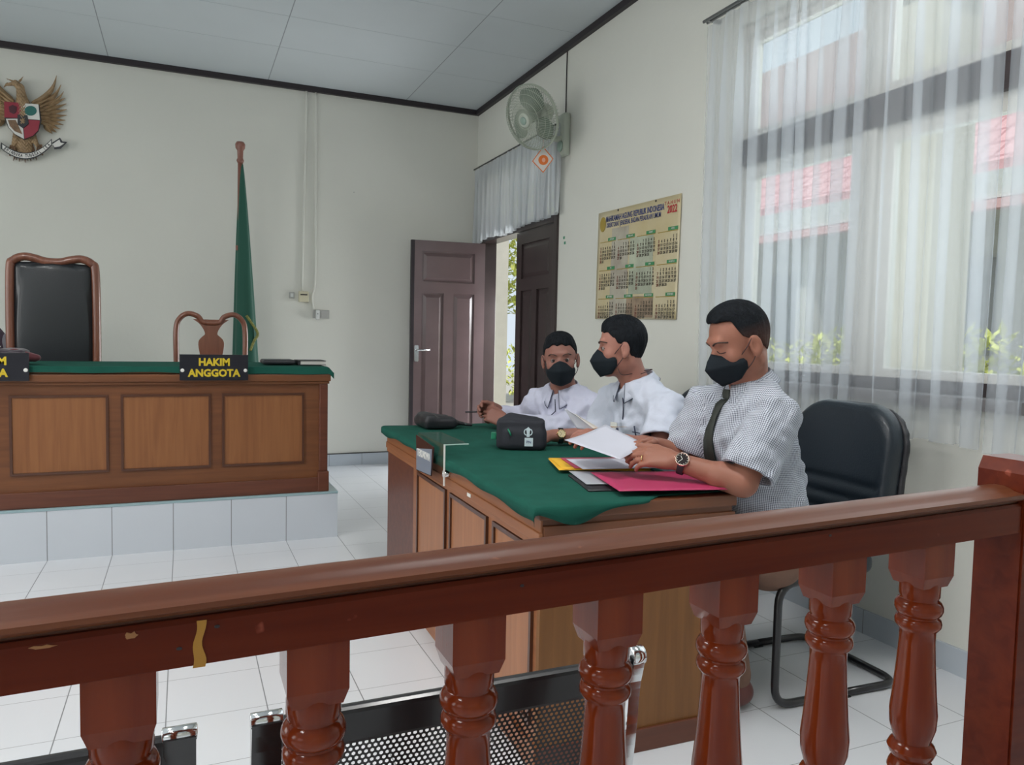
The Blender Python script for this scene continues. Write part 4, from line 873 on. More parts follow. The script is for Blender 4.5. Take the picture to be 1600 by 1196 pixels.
b = NB(); box(b, -.012, .012, -.01, .01, 0, .03, .004, mtx=mtx_from(bx_ * -.112 + by_ * .03 + Vector((0, 0, .03)), bx_, by_)); obj('strap_end', b, mat('green_plastic', (.02, .22, .12), .4), r)
# paper stack
def sheet(name, c, w, l, ang, z, m, label, cat, t=0.0012, group=None, curl=0.0, tilt=None, rnd=0.0):
    bm = NB(); a = math.radians(ang); ex = Vector((math.cos(a), math.sin(a), 0)); ey = Vector((-math.sin(a), math.cos(a), 0))
    def f(u, v_):
        p = ex * (u - .5) * w + ey * (v_ - .5) * l; p.z += curl * ((u - .5) * 2) ** 2 * (u < .5) + rnd * math.sin(5 * u + 3 * v_); return p
    grid(bm, 12, 10, f); solidify(bm, t); o = obj(name, bm, m, smooth=True); o.location = (c[0], c[1], z); return tag(o, label, cat, group)
m_pink = mat('magenta_card', (0.44, 0.035, 0.115), 0.5, noise=0.04); m_yel = mat('yellow_card', (0.80, 0.46, 0.03), 0.5); m_pnk2 = mat('crimson_card', (0.42, 0.05, 0.10), 0.5)
sheet('black_folder', (1.285, 2.06), .30, .26, -14, ZC + .004, m_blk, 'black plastic folder under the pink folder, nearest the front table corner', 'folder', .005)
sheet('paper_sheet', (1.31, 2.11), .30, .23, -14, ZC + .0085, mat('grey_paper', (.40, .42, .46), .5), 'grey sheet sticking out between the black folder and the yellow folders', 'paper', .001)
sheet('card_folder', (1.35, 2.34), .32, .24, -17, ZC + .0115, m_yel, 'lower yellow card folder under the paper stack', 'folder', .0015, 'yellow folders in the stack', rnd=.001)
sheet('card_folder', (1.355, 2.345), .31, .235, -14, ZC + .0150, m_yel, 'upper yellow card folder under the paper stack', 'folder', .0015, 'yellow folders in the stack', rnd=.001)
sheet('card_folder', (1.385, 2.325), .30, .22, -14, ZC + .0185, m_pnk2, 'crimson card sheet between the yellow folders and the white papers', 'folder', .0012)
sheet('paper_sheet', (1.39, 2.285), .30, .21, -12, ZC + .0215, m_paper, 'white sheet lying on top of the crimson card under his hand', 'paper', .001)
sheet('card_folder', (1.355, 1.985), .335, .305, -13.5, ZC + .0175, m_pink, 'bright pink card folder hanging over the near table edge', 'folder', .0015, curl=.0)
def free_sheet(cs, m, label, bend=0.01, name='paper_sheet', t=.0008):
    cs = [Vector(c) for c in cs]; bm = NB(); n = (cs[1] - cs[0]).cross(cs[3] - cs[0]).normalized()
    grid(bm, 12, 12, lambda u, v_: (cs[0] * (1 - u) * (1 - v_) + cs[1] * u * (1 - v_) + cs[2] * u * v_ + cs[3] * (1 - u) * v_) + n * bend * math.sin(PI * u))
    c = sum(cs, Vector()) / 4
    for q in bm.verts: q.co -= c
    solidify(bm, t); o = obj(name, bm, m, smooth=True); o.location = c; return tag(o, label, 'paper')
free_sheet([(1.194, 2.299, .865), (1.397, 2.376, .905), (1.38, 2.10, .875), (1.235, 2.006, .842)], m_paper, 'white sheet held up in the hands of the man in the checked shirt', .006)
free_sheet([(1.346, 2.60, .942), (1.352, 2.57, .935), (1.445, 2.47, .862), (1.38, 2.56, .868)], m_paper, 'folded white sheet standing up beside the black pouch', .004)
o = free_sheet([(1.36, 2.56, .93), (1.37, 2.55, .925), (1.46, 2.44, .858), (1.43, 2.47, .858)], mat('ivory_paper', (.55, .54, .52), .6), 'narrow ivory paper edge behind the standing white sheet', .002)
free_sheet([(1.365, 2.50, .862), (1.44, 2.41, .892), (1.53, 2.44, .885), (1.45, 2.50, .870)], mat('orange_card', (.62, .27, .05), .5), 'orange card corner between the two nearer men', .004)

# ================================================================== BALUSTRADE
m_rail = wood('rail_wood', (0.088, 0.0100, 0.0028), (0.130, 0.020, 0.0055), 0.3, axis=0, coat=0.0, marks=True)
for _w in ('rail_wood',): nodes(MATS[_w])[1].inputs['Specular IOR Level'].default_value = 0.16
m_bal = wood('baluster_wood', (0.135, 0.0165, 0.0038), (0.205, 0.034, 0.0075), 0.14, axis=2, coat=0.05)
nodes(m_bal)[1].inputs['Specular IOR Level'].default_value = 0.28
SL = 0.0225; YA = 0.795
bs = thing('balustrade', 'glossy reddish-brown wooden railing with turned balusters in the foreground', 'railing', (0, YA, 0))
XA, XB = -1.6, 1.195
prof = [(-.037, 0), (-.037, .045), (.037, .045), (.037, 0)]
def extr(poly, x0, x1, z):
    bm = NB(); n = len(poly); A = [bm.verts.new((x0, y, z + SL * x0 + w)) for y, w in poly]; B = [bm.verts.new((x1, y, z + SL * x1 + w)) for y, w in poly]
    for i in range(n): bm.faces.new((A[i], A[(i + 1) % n], B[(i + 1) % n], B[i]))
    bm.faces.new(A); bm.faces.new(B[::-1]); return bm
obj('beam', extr([(-.037, 0), (-.037, .041), (-.034, .0455), (.034, .0455), (.037, .041), (.037, 0)], XA, XB, .8975), m_rail, bs)
cap = [(-.030, 0), (-.030, .004), (-.040, .006), (-.043, .010), (-.041, .0145), (-.030, .0165), (-.024, .0175), (-.018, .0205), (-.008, .023), (.008, .023), (.018, .0205), (.024, .0175), (.030, .0165), (.036, .012), (.036, .006), (.030, .004), (.030, 0)]
m_cap = wood('handrail_wood_sheen', (0.085, 0.022, 0.008), (0.13, 0.040, 0.015), 0.34, axis=0, coat=0.0, marks=True); nodes(m_cap)[1].inputs['Specular IOR Level'].default_value = 0.42  # brown-grey sheen of the rail top put into the wood colours
obj('handrail', extr(cap, XA, XB, .9432), m_cap, bs, auto=50)
b = NB(); px_ = 1.196
prism(b, [(0, 0), (.085, 0), (.085, .995), (.075, 1.035), (.01, 1.035), (0, 1.015)], .078, mtx_from((px_, .037, 0), (1, 0, 0), (0, 0, 1), (0, -1, 0)), .003); obj('newel_post', b, m_rail, bs)
obj('bottom_rail', extr([(-.03, 0), (-.03, .05), (.03, .05), (.03, 0)], XA, XB, .10), m_rail, bs)
prof_b = [(.0275, .834), (.0285, .828), (.0285, .812), (.0268, .809), (.0268, .806), (.0305, .803), (.0335, .797), (.0338, .791), (.0318, .785), (.0280, .7815), (.0280, .779), (.0312, .776), (.0325, .771), (.0322, .766), (.0290, .7615), (.0255, .757), (.0250, .742), (.0275, .70), (.0305, .66), (.0335, .63), (.0325, .608), (.028, .592), (.0262, .585), (.031, .580), (.0345, .572), (.031, .563), (.026, .557), (.031, .548), (.0335, .54), (.030, .53), (.0255, .52), (.027, .48), (.031, .42), (.033, .38), (.030, .35), (.027, .34), (.030, .33)]
def baluster(x, first=[None]):
    if first[0] is None:
        bm = NB(); lathe(bm, prof_b[::-1], (0, 0, SL * 0), 32); h = .0312
        box(bm, -h, h, -h, h, .846, .8985 + .03); 
        # chamfered underside of the square block
        A = [bm.verts.new((sx * h, sy * h, .846)) for sx, sy in ((-1, -1), (1, -1), (1, 1), (-1, 1))]; B = [bm.verts.new((sx * .026, sy * .026, .829)) for sx, sy in ((-1, -1), (1, -1), (1, 1), (-1, 1))]
        for i in range(4): bm.faces.new((A[i], A[(i + 1) % 4], B[(i + 1) % 4], B[i]))
        bm.faces.new(B); box(bm, -h, h, -h, h, .12, .33)
        o = obj('baluster', bm, m_bal, bs, auto=40); first[0] = o
    else: o = first[0].copy(); COL.objects.link(o)
    o.location = (x, 0, SL * x - .0); return o
for x in (-.056, .124, .298, .478, .655, .846, 1.026, -.24, -.42, -.60): baluster(x)
# yellow paint drip
b = NB(); grid(b, 4, 12, lambda u, v_: (.010 + (.009 - .002 * math.sin(5 * v_)) * u + .0012 * math.sin(9 * v_) - .004 * v_, -.0378, .9405 - .045 * v_ + SL * 0))
o = obj('paint_drip', b, mat('ochre_drip', (.42, .20, .02), .35), bs)
for i, (x, z, w, h) in enumerate(((-.045, .935, .012, .006), (-.115, .936, .02, .003))):
    b = NB(); prism(b, [(w * (.5 + .12 * math.sin(5 * k + i)) * math.cos(2 * PI * k / 12), h * (.5 + .2 * math.cos(3 * k)) * math.sin(2 * PI * k / 12)) for k in range(12)], .0006, mtx_from((x, -.037, z + SL * x), (1, 0, 0), (0, 0, 1))); obj('paint_chip', b, mat('ochre_chip', (.34, .15, .05), .5), bs)
for i, (x, z) in enumerate(((-.005, .916), (.028, .932), (.345, .9285), (.80, .936))):
    b = NB(); prism(b, [(.0026 * math.cos(2 * PI * k / 10), .0016 * math.sin(2 * PI * k / 10)) for k in range(10)], .0006, mtx_from((x, -.037, z + SL * x), (1, 0, 0), (0, 0, 1))); obj('nail_hole', b, m_dark, bs)

# ================================================================== WAITING BENCH
m_bkm = mat('black_steel', (0.010, 0.010, 0.012), 0.35, coat=0.3)
bn_ = thing('waiting_bench', 'black perforated steel waiting bench with chrome sides behind the railing', 'bench', (0.3, 1.05, 0))
m_bkg = mat('black_gloss', (0.02, 0.022, 0.024), 0.12, coat=0.6)
def seat(x0, x1):
    """perforated back with a solid top roll; x0..x1 in the bench frame, leaning back towards the railing"""
    yt, zt = -.150, .762; w = x1 - x0; dz = Vector((0, .17, -.98)).normalized(); nrm = Vector((0, -.98, -.17))
    b = NB(); box(b, x0, x1, 0, .050, -.008, .008, .006, mtx=mtx_from((0, yt, zt), (1, 0, 0), dz, nrm)); obj('top_roll', b, m_bkm, bn_)
    P = .0078; b = NB(); nx = int(w / P); nz = int(.27 / (P * .866))
    for j in range(nz):
        for i in range(nx):
            cx = x0 + P * (i + .5 + (.5 if j % 2 else 0)); cz = .045 + P * .5 + j * P * .866
            if cx > x1 - P * .3: continue
            O = []; I = []
            for k in range(6):
                a = PI / 6 + k * PI / 3; O.append(b.verts.new((cx + P * .5774 * math.cos(a), cz + P * .5774 * math.sin(a), 0))); I.append(b.verts.new((cx + .0026 * math.cos(a), cz + .0026 * math.sin(a), 0)))
            for k in range(6): b.faces.new((O[k], O[(k + 1) % 6], I[(k + 1) % 6], I[k]))
    Mt = mtx_from((0, yt, zt), (1, 0, 0), dz, nrm)
    for q in b.verts: q.co = Mt @ q.co
    bmesh.ops.remove_doubles(b, verts=b.verts, dist=.0002); obj('perforated_back', b, m_bkm, bn_)
    b = NB(); box(b, x0, x1, .31, .36, -.006, .006, .003, mtx=Mt); obj('lower_rail', b, m_bkm, bn_)
    obj('seat_pan', box(NB(), x0, x1, -.06, .19, .35, .362, .005), m_bkm, bn_)
    for xs, sg_ in ((x0 - .018, -1), (x1 + .012, 1)):
        hw_ = .009 if (sg_ > 0 and x1 > 0) else .017
        # flat cast side bracket with a rolled chrome top
        cl = smooth_path([(.000, -.004), (.05, -.003), (.12, .004), (.22, .006), (.33, .0)], 5); wd = [.013, .0125, .012, .011, .0095, .009, .0085, .008, .0078, .0076, .0075] + [.0075] * 30
        bm = NB(); A = []
        for k, c_ in enumerate(cl):
            w_ = wd[k]; A.append([bm.verts.new(Mt @ Vector((xs + dx_, c_.x, c_.y + dz_))) for dx_, dz_ in ((-hw_, -w_), (hw_, -w_), (hw_, w_), (-hw_, w_))])
        for p_, q_ in zip(A, A[1:]):
            for k in range(4): bm.faces.new((p_[k], p_[(k + 1) % 4], q_[(k + 1) % 4], q_[k]))
        bm.faces.new(A[0][::-1]); bm.faces.new(A[-1]); sf = obj('side_frame', bm, m_chrome if sg_ > 0 and x1 > 0 else m_bkg, bn_)
        b2 = NB(); rr_ = .0135 if hw_ < .01 else .009; tube(b2, [Mt @ Vector((xs + dx_, .0, -.002)) for dx_ in (-hw_ - .0015, -hw_ - .0005, hw_ + .0005, hw_ + .0015)], [rr_ * .75, rr_, rr_, rr_ * .75], 14); obj('chrome_roll', b2, m_chrome, sf, smooth=True)
        obj('seat_bracket', tube(NB(), smooth_path([Mt @ Vector((xs, .33, .0)), Vector((xs, .0, .35)), Vector((xs, .12, .342)), Vector((xs, .22, .35))], 5), .009, 10), m_chrome, bn_, smooth=True)
seat(-.195, .280); seat(-.82, -.318)
obj('beam', box(NB(), -.85, .32, .08, .14, .28, .33, .004), m_bkm, bn_)
for x in (-.7, .2):
    b = NB(); tube(b, round_path([(x, -.12, .02), (x, .11, .12), (x, .11, .29)], .05), .02, 10); tube(b, round_path([(x, .34, .02), (x, .11, .12), (x, .11, .29)], .05), .02, 10); obj('leg', b, m_chrome, bn_, smooth=True)

# ================================================================== OFFICE CHAIRS
m_lea2 = mat('dark_chair_leather', (0.009, 0.016, 0.024), 0.42, bump=0.1, bscale=150, coat=0.05)
m_tube = mat('black_tube', (0.012, 0.012, 0.014), 0.3, coat=0.3)
def office_chair():
    r = thing('visitor_chair', '', 'chair', (0, 0, 0), group='black visitor chairs at the front table')
    # faces -x
    v = Vox((-.35, -.32, .38), (.1, .32, .56), .009); v.rbox((-.12, 0, .46), (.235, .235, .045), .04, k=.02); v.mesh('seat', m_lea2, r)
    v = Vox((-.02, -.32, .40), (.32, .32, 1.06), .009); lean = .13
    def back(X, Y, Z):
        xx = X - (.135 + (Z - .45) * lean) - .25 * (Y * Y) * -1; hw = .245 - .05 * np.clip((.62 - Z) / .2, 0, 1) 
        q0 = np.abs(xx) - .045 + .035; q1 = np.abs(Y) - hw + .155; q2 = np.abs(Z - .715) - .285 + .155
        a = np.sqrt(np.clip(q1, 0, None) ** 2 + np.clip(q2, 0, None) ** 2) + np.minimum(np.maximum(q1, q2), 0) - .155
        d = np.sqrt(np.clip(q0, 0, None) ** 2 + np.clip(a + .035, 0, None) ** 2) + np.minimum(np.maximum(q0, a + .035), 0) - .035
        g = sum(.010 * np.exp(-((Z - zc) / .012) ** 2) for zc in (.60, .655, .71)); return d + g * (np.abs(Y) < .22)
    v.op(back, (-.02, -.32, .40), (.32, .32, 1.06)); v.mesh('backrest', m_lea2, r)
    v = Vox((.05, -.30, .44), (.36, .30, 1.04), .009)
    def shell(X, Y, Z):
        xx = X - (.175 + (Z - .45) * lean) - .25 * (Y * Y) * -1; q0 = np.abs(xx) - .012; q1 = np.abs(Y) - .255 + .15; q2 = np.abs(Z - .72) - .268 + .15
        a = np.sqrt(np.clip(q1, 0, None) ** 2 + np.clip(q2, 0, None) ** 2) + np.minimum(np.maximum(q1, q2), 0) - .15; return np.maximum(q0, a)
    v.op(shell, (.05, -.30, .44), (.36, .30, 1.04)); v.mesh('back_shell', m_blk, r)
    for s_ in (-1, 1):
        y = s_ * .225
        obj('leg', tube(NB(), round_path([(.0, y, .44), (-.30, y, .42), (-.30, y, .015), (.0, y, .015)], .07, 6), .0135, 10), m_tube, r, smooth=True)
    obj('sled_base', tube(NB(), round_path([(0, -.225, .015), (.245, -.225, .015), (.245, .225, .015), (0, .225, .015)], .07, 6), .0135, 10), m_tube, r, smooth=True)
    obj('back_support', tube(NB(), round_path([(-.05, 0, .40), (.16, 0, .40), (.20, 0, .62)], .06, 6), .018, 10, ry=.03), m_tube, r, smooth=True)
    for s_ in (-1, 1): obj('foot_pad', box(NB(), -.02, .02, s_ * .225 - .012, s_ * .225 + .012, 0, .004), m_blk, r)
    return r
oc = office_chair(); oc.location = (2.09, 2.105, 0); oc.rotation_euler = (0, 0, math.radians(-2)); oc['label'] = 'black leather cantilever chair of the nearest man, in the checked shirt'
for (x, y, a, lb) in ((2.06, 2.86, 0, 'black leather chair behind the middle man, barely showing past his back'), (2.06, 3.50, -4, 'black leather chair of the furthest man, hidden behind the middle man')):
    c = copy_tree(oc); c.location = (x, y, 0); c.rotation_euler = (0, 0, math.radians(a)); c['label'] = lb
#PART3
# ================================================================== PEOPLE
m_skin = {}
def skin(name, c):
    m = mat(name, c, 0.5, spec=0.35, noise=0.06, nscale=9, bump=0.05, bscale=220); t, b = nodes(m)
    b.inputs['Subsurface Weight'].default_value = 0.08; b.inputs['Subsurface Radius'].default_value = (0.01, 0.004, 0.002); return m
m_hair = mat('black_hair', (0.008, 0.010, 0.013), 0.6, spec=0.12, noise=0.4, nscale=120, bump=0.5, bscale=260, stretch=(1, 1, 0.35))
m_mask = mat('black_face_mask', (0.010, 0.015, 0.020), 0.8, spec=0.2, bump=0.1, bscale=300)
m_strap = mat('mask_strap', (0.05, 0.02, 0.02), 0.6)
m_eye = mat('eye_white', (0.26, 0.20, 0.18), 0.3); m_iris = mat('iris', (0.02, 0.012, 0.01), 0.2); m_brow = mat('eyebrow_hair', (0.05, 0.028, 0.022), 0.7)
m_shirt_w = mat('white_shirt_cloth', (0.55, 0.585, 0.68), 0.8, spec=0.2, bump=0.9, bscale=13)
m_shirt_l = mat('lilac_white_shirt_cloth', (0.54, 0.55, 0.67), 0.8, spec=0.2, bump=0.9, bscale=14)
m_navy = mat('navy_piping', (0.02, 0.025, 0.06), 0.7)
m_khaki = mat('brown_trouser_cloth', (0.20, 0.11, 0.075), 0.8, noise=0.1, nscale=20); m_trs = mat('dark_trouser_cloth', (0.02, 0.022, 0.03), 0.8)
m_shoe = mat('reddish_brown_shoe_leather', (0.13, 0.03, 0.022), 0.4, coat=0.2)
def check_mat():
    m = mat('checked_shirt_cloth', (0.7, 0.72, 0.76), 0.8); t, b = nodes(m)
    a = t.nodes.new('ShaderNodeAttribute'); a.attribute_name = 'weave'; sp = t.nodes.new('ShaderNodeSeparateXYZ'); t.links.new(a.outputs['Vector'], sp.inputs[0])
    def M(op, x, y):
        n = t.nodes.new('ShaderNodeMath'); n.operation = op
        for i, q in enumerate((x, y)):
            if isinstance(q, (int, float)): n.inputs[i].default_value = q
            else: t.links.new(q, n.inputs[i])
        return n.outputs[0]
    def band(o, w):
        n = M('SINE', M('MULTIPLY', o, 2 * PI / 0.0058), 0); n = M('ADD', M('MULTIPLY', n, 2.2), w); c = t.nodes.new('ShaderNodeClamp'); t.links.new(n, c.inputs[0]); return c.outputs[0]
    s = M('ADD', M('MULTIPLY', band(sp.outputs[0], 0.15), 0.60), M('MULTIPLY', band(sp.outputs[1], 0.0), 0.38))
    mx = t.nodes.new('ShaderNodeMix'); mx.data_type = 'RGBA'; t.links.new(s, mx.inputs['Factor']); mx.inputs['A'].default_value = (0.64, 0.68, 0.75, 1); mx.inputs['B'].default_value = (0.035, 0.04, 0.075, 1)
    t.links.new(mx.outputs['Result'], b.inputs['Base Color']); return m
m_check = check_mat()
def nv(v): v = np.array(v, float); return v / np.linalg.norm(v)
def hand(V, W, d, n, side, curl=(0.5, 0.6, 0.4), thumb=(0.5, 0.4), sc=1.0, splay=0.06):
    """palm, four fingers and a thumb; side=+1 puts the thumb towards +s (s = d x n)"""
    W = np.array(W, float); d = nv(d); n = nv(np.array(n) - d * np.dot(n, d)); s = np.cross(d, n); tip = []
    offs = (0.029, 0.010, -0.010, -0.028); lens = (0.070, 0.079, 0.073, 0.057)
    V.cone(W - d * .02, W + d * .03, .027 * sc, .026 * sc, .012, flat=(n, .62))
    for i in range(4):
        o = offs[i] * side * sc; b = W + d * (.088 - .006 * abs(i - 1)) * sc + s * o; V.cone(W + d * .02 * sc + s * o * .75, b, .0145 * sc, .0115 * sc, .012)
        p = b; a = 0; dd = nv(d + s * side * (1.5 - i) * splay)
        for j, (fr, c) in enumerate(zip((.45, .30, .25), curl)):
            a += c * (1 + .07 * i); q = dd * math.cos(a) - n * math.sin(a); p2 = p + q * lens[i] * fr * sc; r0 = (.0098, .0088, .0080)[j] * sc * (.9 if i == 3 else 1); V.cone(p, p2, r0, r0 * .92, .0035); p = p2
        tip.append(p)
    b = W + d * .018 * sc + s * side * .022 * sc; k1 = b + nv(d * (1 - thumb[0]) + s * side * thumb[0] * 1.3 - n * thumb[1]) * .045 * sc
    k2 = k1 + nv(d * .9 + s * side * .3 * thumb[0] - n * thumb[1] * .6) * .034 * sc; k3 = k2 + nv(d - n * thumb[1] * .8) * .026 * sc
    V.cone(b, k1, .0165 * sc, .012 * sc, .014); V.cone(k1, k2, .0115 * sc, .0105 * sc, .005); V.cone(k2, k3, .0105 * sc, .0085 * sc, .004)
    return tip
def head_frame(F, roll=0.0):
    F = nv(F); U0 = nv(np.array([0, 0, 1.0]) - F * F[2]); S0 = np.cross(U0, F); U = U0 * math.cos(roll) + S0 * math.sin(roll); S = np.cross(U, F); return F, S, U   # S = the person's left
def hair_mat(name, skin_c):
    m = mat(name, (0.008, 0.010, 0.013), 0.6, spec=0.12, noise=0.4, nscale=120, bump=0.4, bscale=260); t, b = nodes(m)
    src = b.inputs['Base Color'].links[0].from_socket; a = t.nodes.new('ShaderNodeAttribute'); a.attribute_name = 'hair_cover'
    mx = t.nodes.new('ShaderNodeMix'); mx.data_type = 'RGBA'; t.links.new(a.outputs['Fac'], mx.inputs['Factor']); mx.inputs['A'].default_value = (*skin_c, 1); t.links.new(src, mx.inputs['B']); t.links.new(mx.outputs['Result'], b.inputs['Base Color']); return m
def do_person(base, label, J, F, f, skin_m, shirt_m, sleeve, hands, roll=0.0, sc=1.0, hl=None, trousers=None, weave=False, fade=False, eyes='open', girth=1.0, fs=1.0, hvox=0.004, lf=1.0, group=None, piping=True):
    base = np.array(base, float); J = {k: np.array(v, float) - base for k, v in J.items()}
    F, S, U = head_frame(F, roll); H = J['head']; f = nv(f); s = np.cross(np.array([0, 0, 1.0]), f); s = nv(s)      # s = the person's left
    R = [list(F), list(S), list(U)]
    def L(a, b, c): return H + sc * (a * fs * F + b * S + (c * lf if c < 0 else c) * U)
    FS = np.array([fs, 1, 1.0])
    root = thing('person', label, 'person', tuple(base), group=group)
    allp = np.array(list(J.values())); lo = allp.min(0) - .22; hi = allp.max(0) + .22; lo[2] = min(lo[2], -.02)
    B = Vox(lo, hi, hvox)
    # trunk, neck
    B.cone(J['pel'], J['waist'], .155, .145, .04, flat=(f, .72)); B.cone(J['waist'], J['chest'], .145, .155, .04, flat=(f, .70)); B.cone(J['chest'], J['neck'] - np.array([0, 0, .06]), .15, .08, .04, flat=(f, .65))
    B.cone(J['neck'] - np.array([0, 0, .05]), L(-.02, 0, -.05), .058 * sc, .056 * sc, .03)
    for sd in 'LR':
        B.cone(J['neck'] - np.array([0, 0, .03]), J['sh' + sd], .045, .05, .03); B.cone(J['sh' + sd], J['el' + sd], .052, .041, .015); B.cone(J['el' + sd], J['wr' + sd], .043, .027, .012)
        m_ = J['el' + sd] + (J['wr' + sd] - J['el' + sd]) * .3; B.cone(J['el' + sd], m_, .042, .044, .012)
        B.cone(J['hip' + sd], J['kn' + sd], .078, .055, .03); B.cone(J['kn' + sd], J['an' + sd], .054, .036, .02); q = J['an' + sd] + f * .12; q[2] = J['an' + sd][2] - .05; B.cone(J['an' + sd] - np.array([0, 0, .03]), q, .034, .028, .02)
    for h_ in hands: hand(B, J['wr' + h_['s']], h_['d'], h_['n'], h_['side'], h_.get('curl', (.5, .6, .4)), h_.get('thumb', (.5, .4)), h_.get('sc', 1.0), h_.get('splay', .06))
    # head
    B.ell(L(-.012, 0, .035), np.array([.098, .076, .088]) * sc * FS, R, .02); B.ell(L(.025, 0, -.035), np.array([.066, .060, .082 * lf]) * sc * FS, R, .03); B.cone(L(-.02, .035, -.065), L(.06, .015, -.095), .028 * sc, .022 * sc, .02); B.cone(L(-.02, -.035, -.065), L(.06, -.015, -.095), .028 * sc, .022 * sc, .02)
    B.ell(L(.066, 0, -.098), np.array([.022, .026, .018]) * sc, R, .015); B.cone(L(.079, -.03, .030), L(.079, .03, .030), .012 * sc, .012 * sc, .012)
    for q in (1, -1):
        B.ell(L(.100, q * .031, .004), np.array([.016, .018, .0085]) * sc * FS, R, .006, 's'); B.ell(L(.050, q * .043, -.026), np.array([.022, .020, .022]) * sc * FS, R, .015)
    B.cone(L(.084, 0, .008), L(.106, 0, -.034), .008 * sc, .013 * sc, .010); B.ell(L(.102, .012, -.038), np.array([.011, .010, .009]) * sc, R, .006); B.ell(L(.102, -.012, -.038), np.array([.011, .010, .009]) * sc, R, .006)
    B.cone(L(.088, -.018, -.066), L(.088, .018, -.066), .010 * sc, .010 * sc, .008)
    for q in (1, -1):
        E_ = nv(F * .35 + U * .0 + S * q); Re = [list(nv(np.cross(U, E_))), list(E_), list(U)]
        B.ell(L(-.012, q * .083, -.006), np.array([.019, .008, .033]) * sc, Re, .005); B.ell(L(-.005, q * .091, -.004), np.array([.010, .0075, .021]) * sc, Re, .003, 's'); B.ell(L(-.008, q * .080, -.036), np.array([.010, .007, .010]) * sc, Re, .004)
    B.mesh('body', skin_m, root)
    # hair
    hl = hl or ([-.13, -.075, -.05, -.028, -.012, .010, .030, .048, .075, .10], [-.062, -.052, -.040, -.018, .020, .012, .018, .055, .078, .082])
    lo2 = H - .17 * sc; hi2 = H + .17 * sc; K = Vox(lo2, hi2, .0032)
    K.ell(L(-.013, 0, .040), np.array([.1015, .0800, .092]) * sc * FS, R, .01); K.ell(L(-.026, 0, -.012), np.array([.065, .060, .060]) * sc * FS, R, .02); K.ell(L(.012, 0, .092), np.array([.066, .060, .036]) * sc * FS, R, .02)
    sl, X, Y, Z = K.blk(lo2, hi2); x, y, z = X - H[0], Y - H[1], Z - H[2]; a = (x * F[0] + y * F[1] + z * F[2]) / sc / fs; c = (x * U[0] + y * U[1] + z * U[2]) / sc; bS = (x * S[0] + y * S[1] + z * S[2]) / sc
    cut = (np.interp(a, *hl).astype(np.float32) + (.0015 if fade else .005) * np.sin(bS * 160) * (a > .03) - c) * sc * .8
    # clear the ear
    K.d[sl] = np.maximum(K.d[sl], cut[tuple(slice(0, q) for q in K.d[sl].shape)])
    for q in (1, -1): K.ell(L(-.010, q * .088, -.010), np.array([.022, .016, .036]) * sc, R, .004, 's')
    hr = K.mesh('hair', m_hair, root, lambda V: V + (.0011 * np.sin(V @ np.array([410, 290, 120.]) + 2 * np.sin(V @ np.array([90, 140, 60.]))))[:, None] * (V - H) / .1)
    if fade:
        c_ = ((K.V - H) @ U) / sc; den = np.clip((c_ + .015) / .075, .25, 1).astype(np.float32); hr.data.materials[0] = hair_mat('cropped_black_hair', (.10, .05, .038))
        at_ = hr.data.attributes.new('hair_cover', 'FLOAT', 'POINT'); at_.data.foreach_set('value', den)
    # face mask, ear loops
    cf = [(.103, .000), (.124, -.024), (.139, -.050), (.124, -.086), (.096, -.124)]; sf = [(.050, -.032), (.030, -.038), (.024, -.050), (.024, -.074), (.046, -.108)]; sw = [.050, .064, .069, .066, .046]
    ts = [0, .25, .5, .75, 1]
    def mk(u, v_):
        t_ = u * 2 - 1; e = abs(t_); k = e ** 1.35; fc_ = np.interp(v_, ts, [q[0] for q in cf]); uc = np.interp(v_, ts, [q[1] for q in cf]); fs = np.interp(v_, ts, [q[0] for q in sf]); us = np.interp(v_, ts, [q[1] for q in sf]); w_ = np.interp(v_, ts, sw)
        return Vector(L(fc_ + (fs - fc_) * k, math.copysign(w_ * min(1, e * 1.15) ** .95, t_) * 1.0 if e > 0 else 0, uc + (us - uc) * e ** 1.2))
    bm = NB(); grid(bm, 25, 17, mk); solidify(bm, .0025); mo = obj('face_mask', bm, m_mask, root, smooth=True)
    for q in (1, -1):
        for v_, ear in ((.10, (-.004, q * .0835, .020)), (.80, (-.006, q * .0815, -.034))):
            p0 = mk(1.0 if q > 0 else 0.0, v_); e_ = Vector(L(*ear)); m_ = p0.lerp(e_, .5) + Vector(S) * q * .006 * sc
            obj('ear_loop', tube(NB(), smooth_path([p0, m_, e_], 5), .0016, 6), m_strap, mo, smooth=True)
    # eyes, brows
    for q in (1, -1):
        if eyes == 'open':
            bm = NB(); bmesh.ops.create_uvsphere(bm, u_segments=14, v_segments=10, radius=.0112 * sc); Me = Matrix.Translation(Vector(L(.0738, q * .031, .001)))
            bmesh.ops.transform(bm, matrix=Me, verts=bm.verts); ey = obj('eye', bm, m_eye, root, smooth=True)
            bm = NB(); c0 = Vector(L(.0738, q * .031, .001)); g = Vector(F).normalized(); lathe(bm, [(.0, .0117), (.0070, .0104), (.0072, .0098), (0, .0095)], (0, 0, 0), 14)
            M_ = mtx_from(c0, S, U); [setattr(w_, 'co', M_ @ w_.co) for w_ in bm.verts]; obj('iris', bm, m_iris, ey, smooth=True)
        lid = [(.082, q * .017, .004), (.090, q * .025, .0062 if eyes == 'open' else -.003), (.089, q * .035, .0062 if eyes == 'open' else -.004), (.078, q * .044, .002 if eyes == 'open' else -.002)]
        sp_ = lambda p, o: B.first(L(.17, p[1], p[2]), -F, .25, o)
        obj('eyelid', tube(NB(), smooth_path([sp_(p, .0012) for p in lid], 4), .0017, 6), mat('dark_lash_skin', (.07, .03, .025), .6), root, smooth=True)
        br = [(.094, q * .014, .023), (.094, q * .026, .029), (.085, q * .042, .030), (.074, q * .052, .024)]
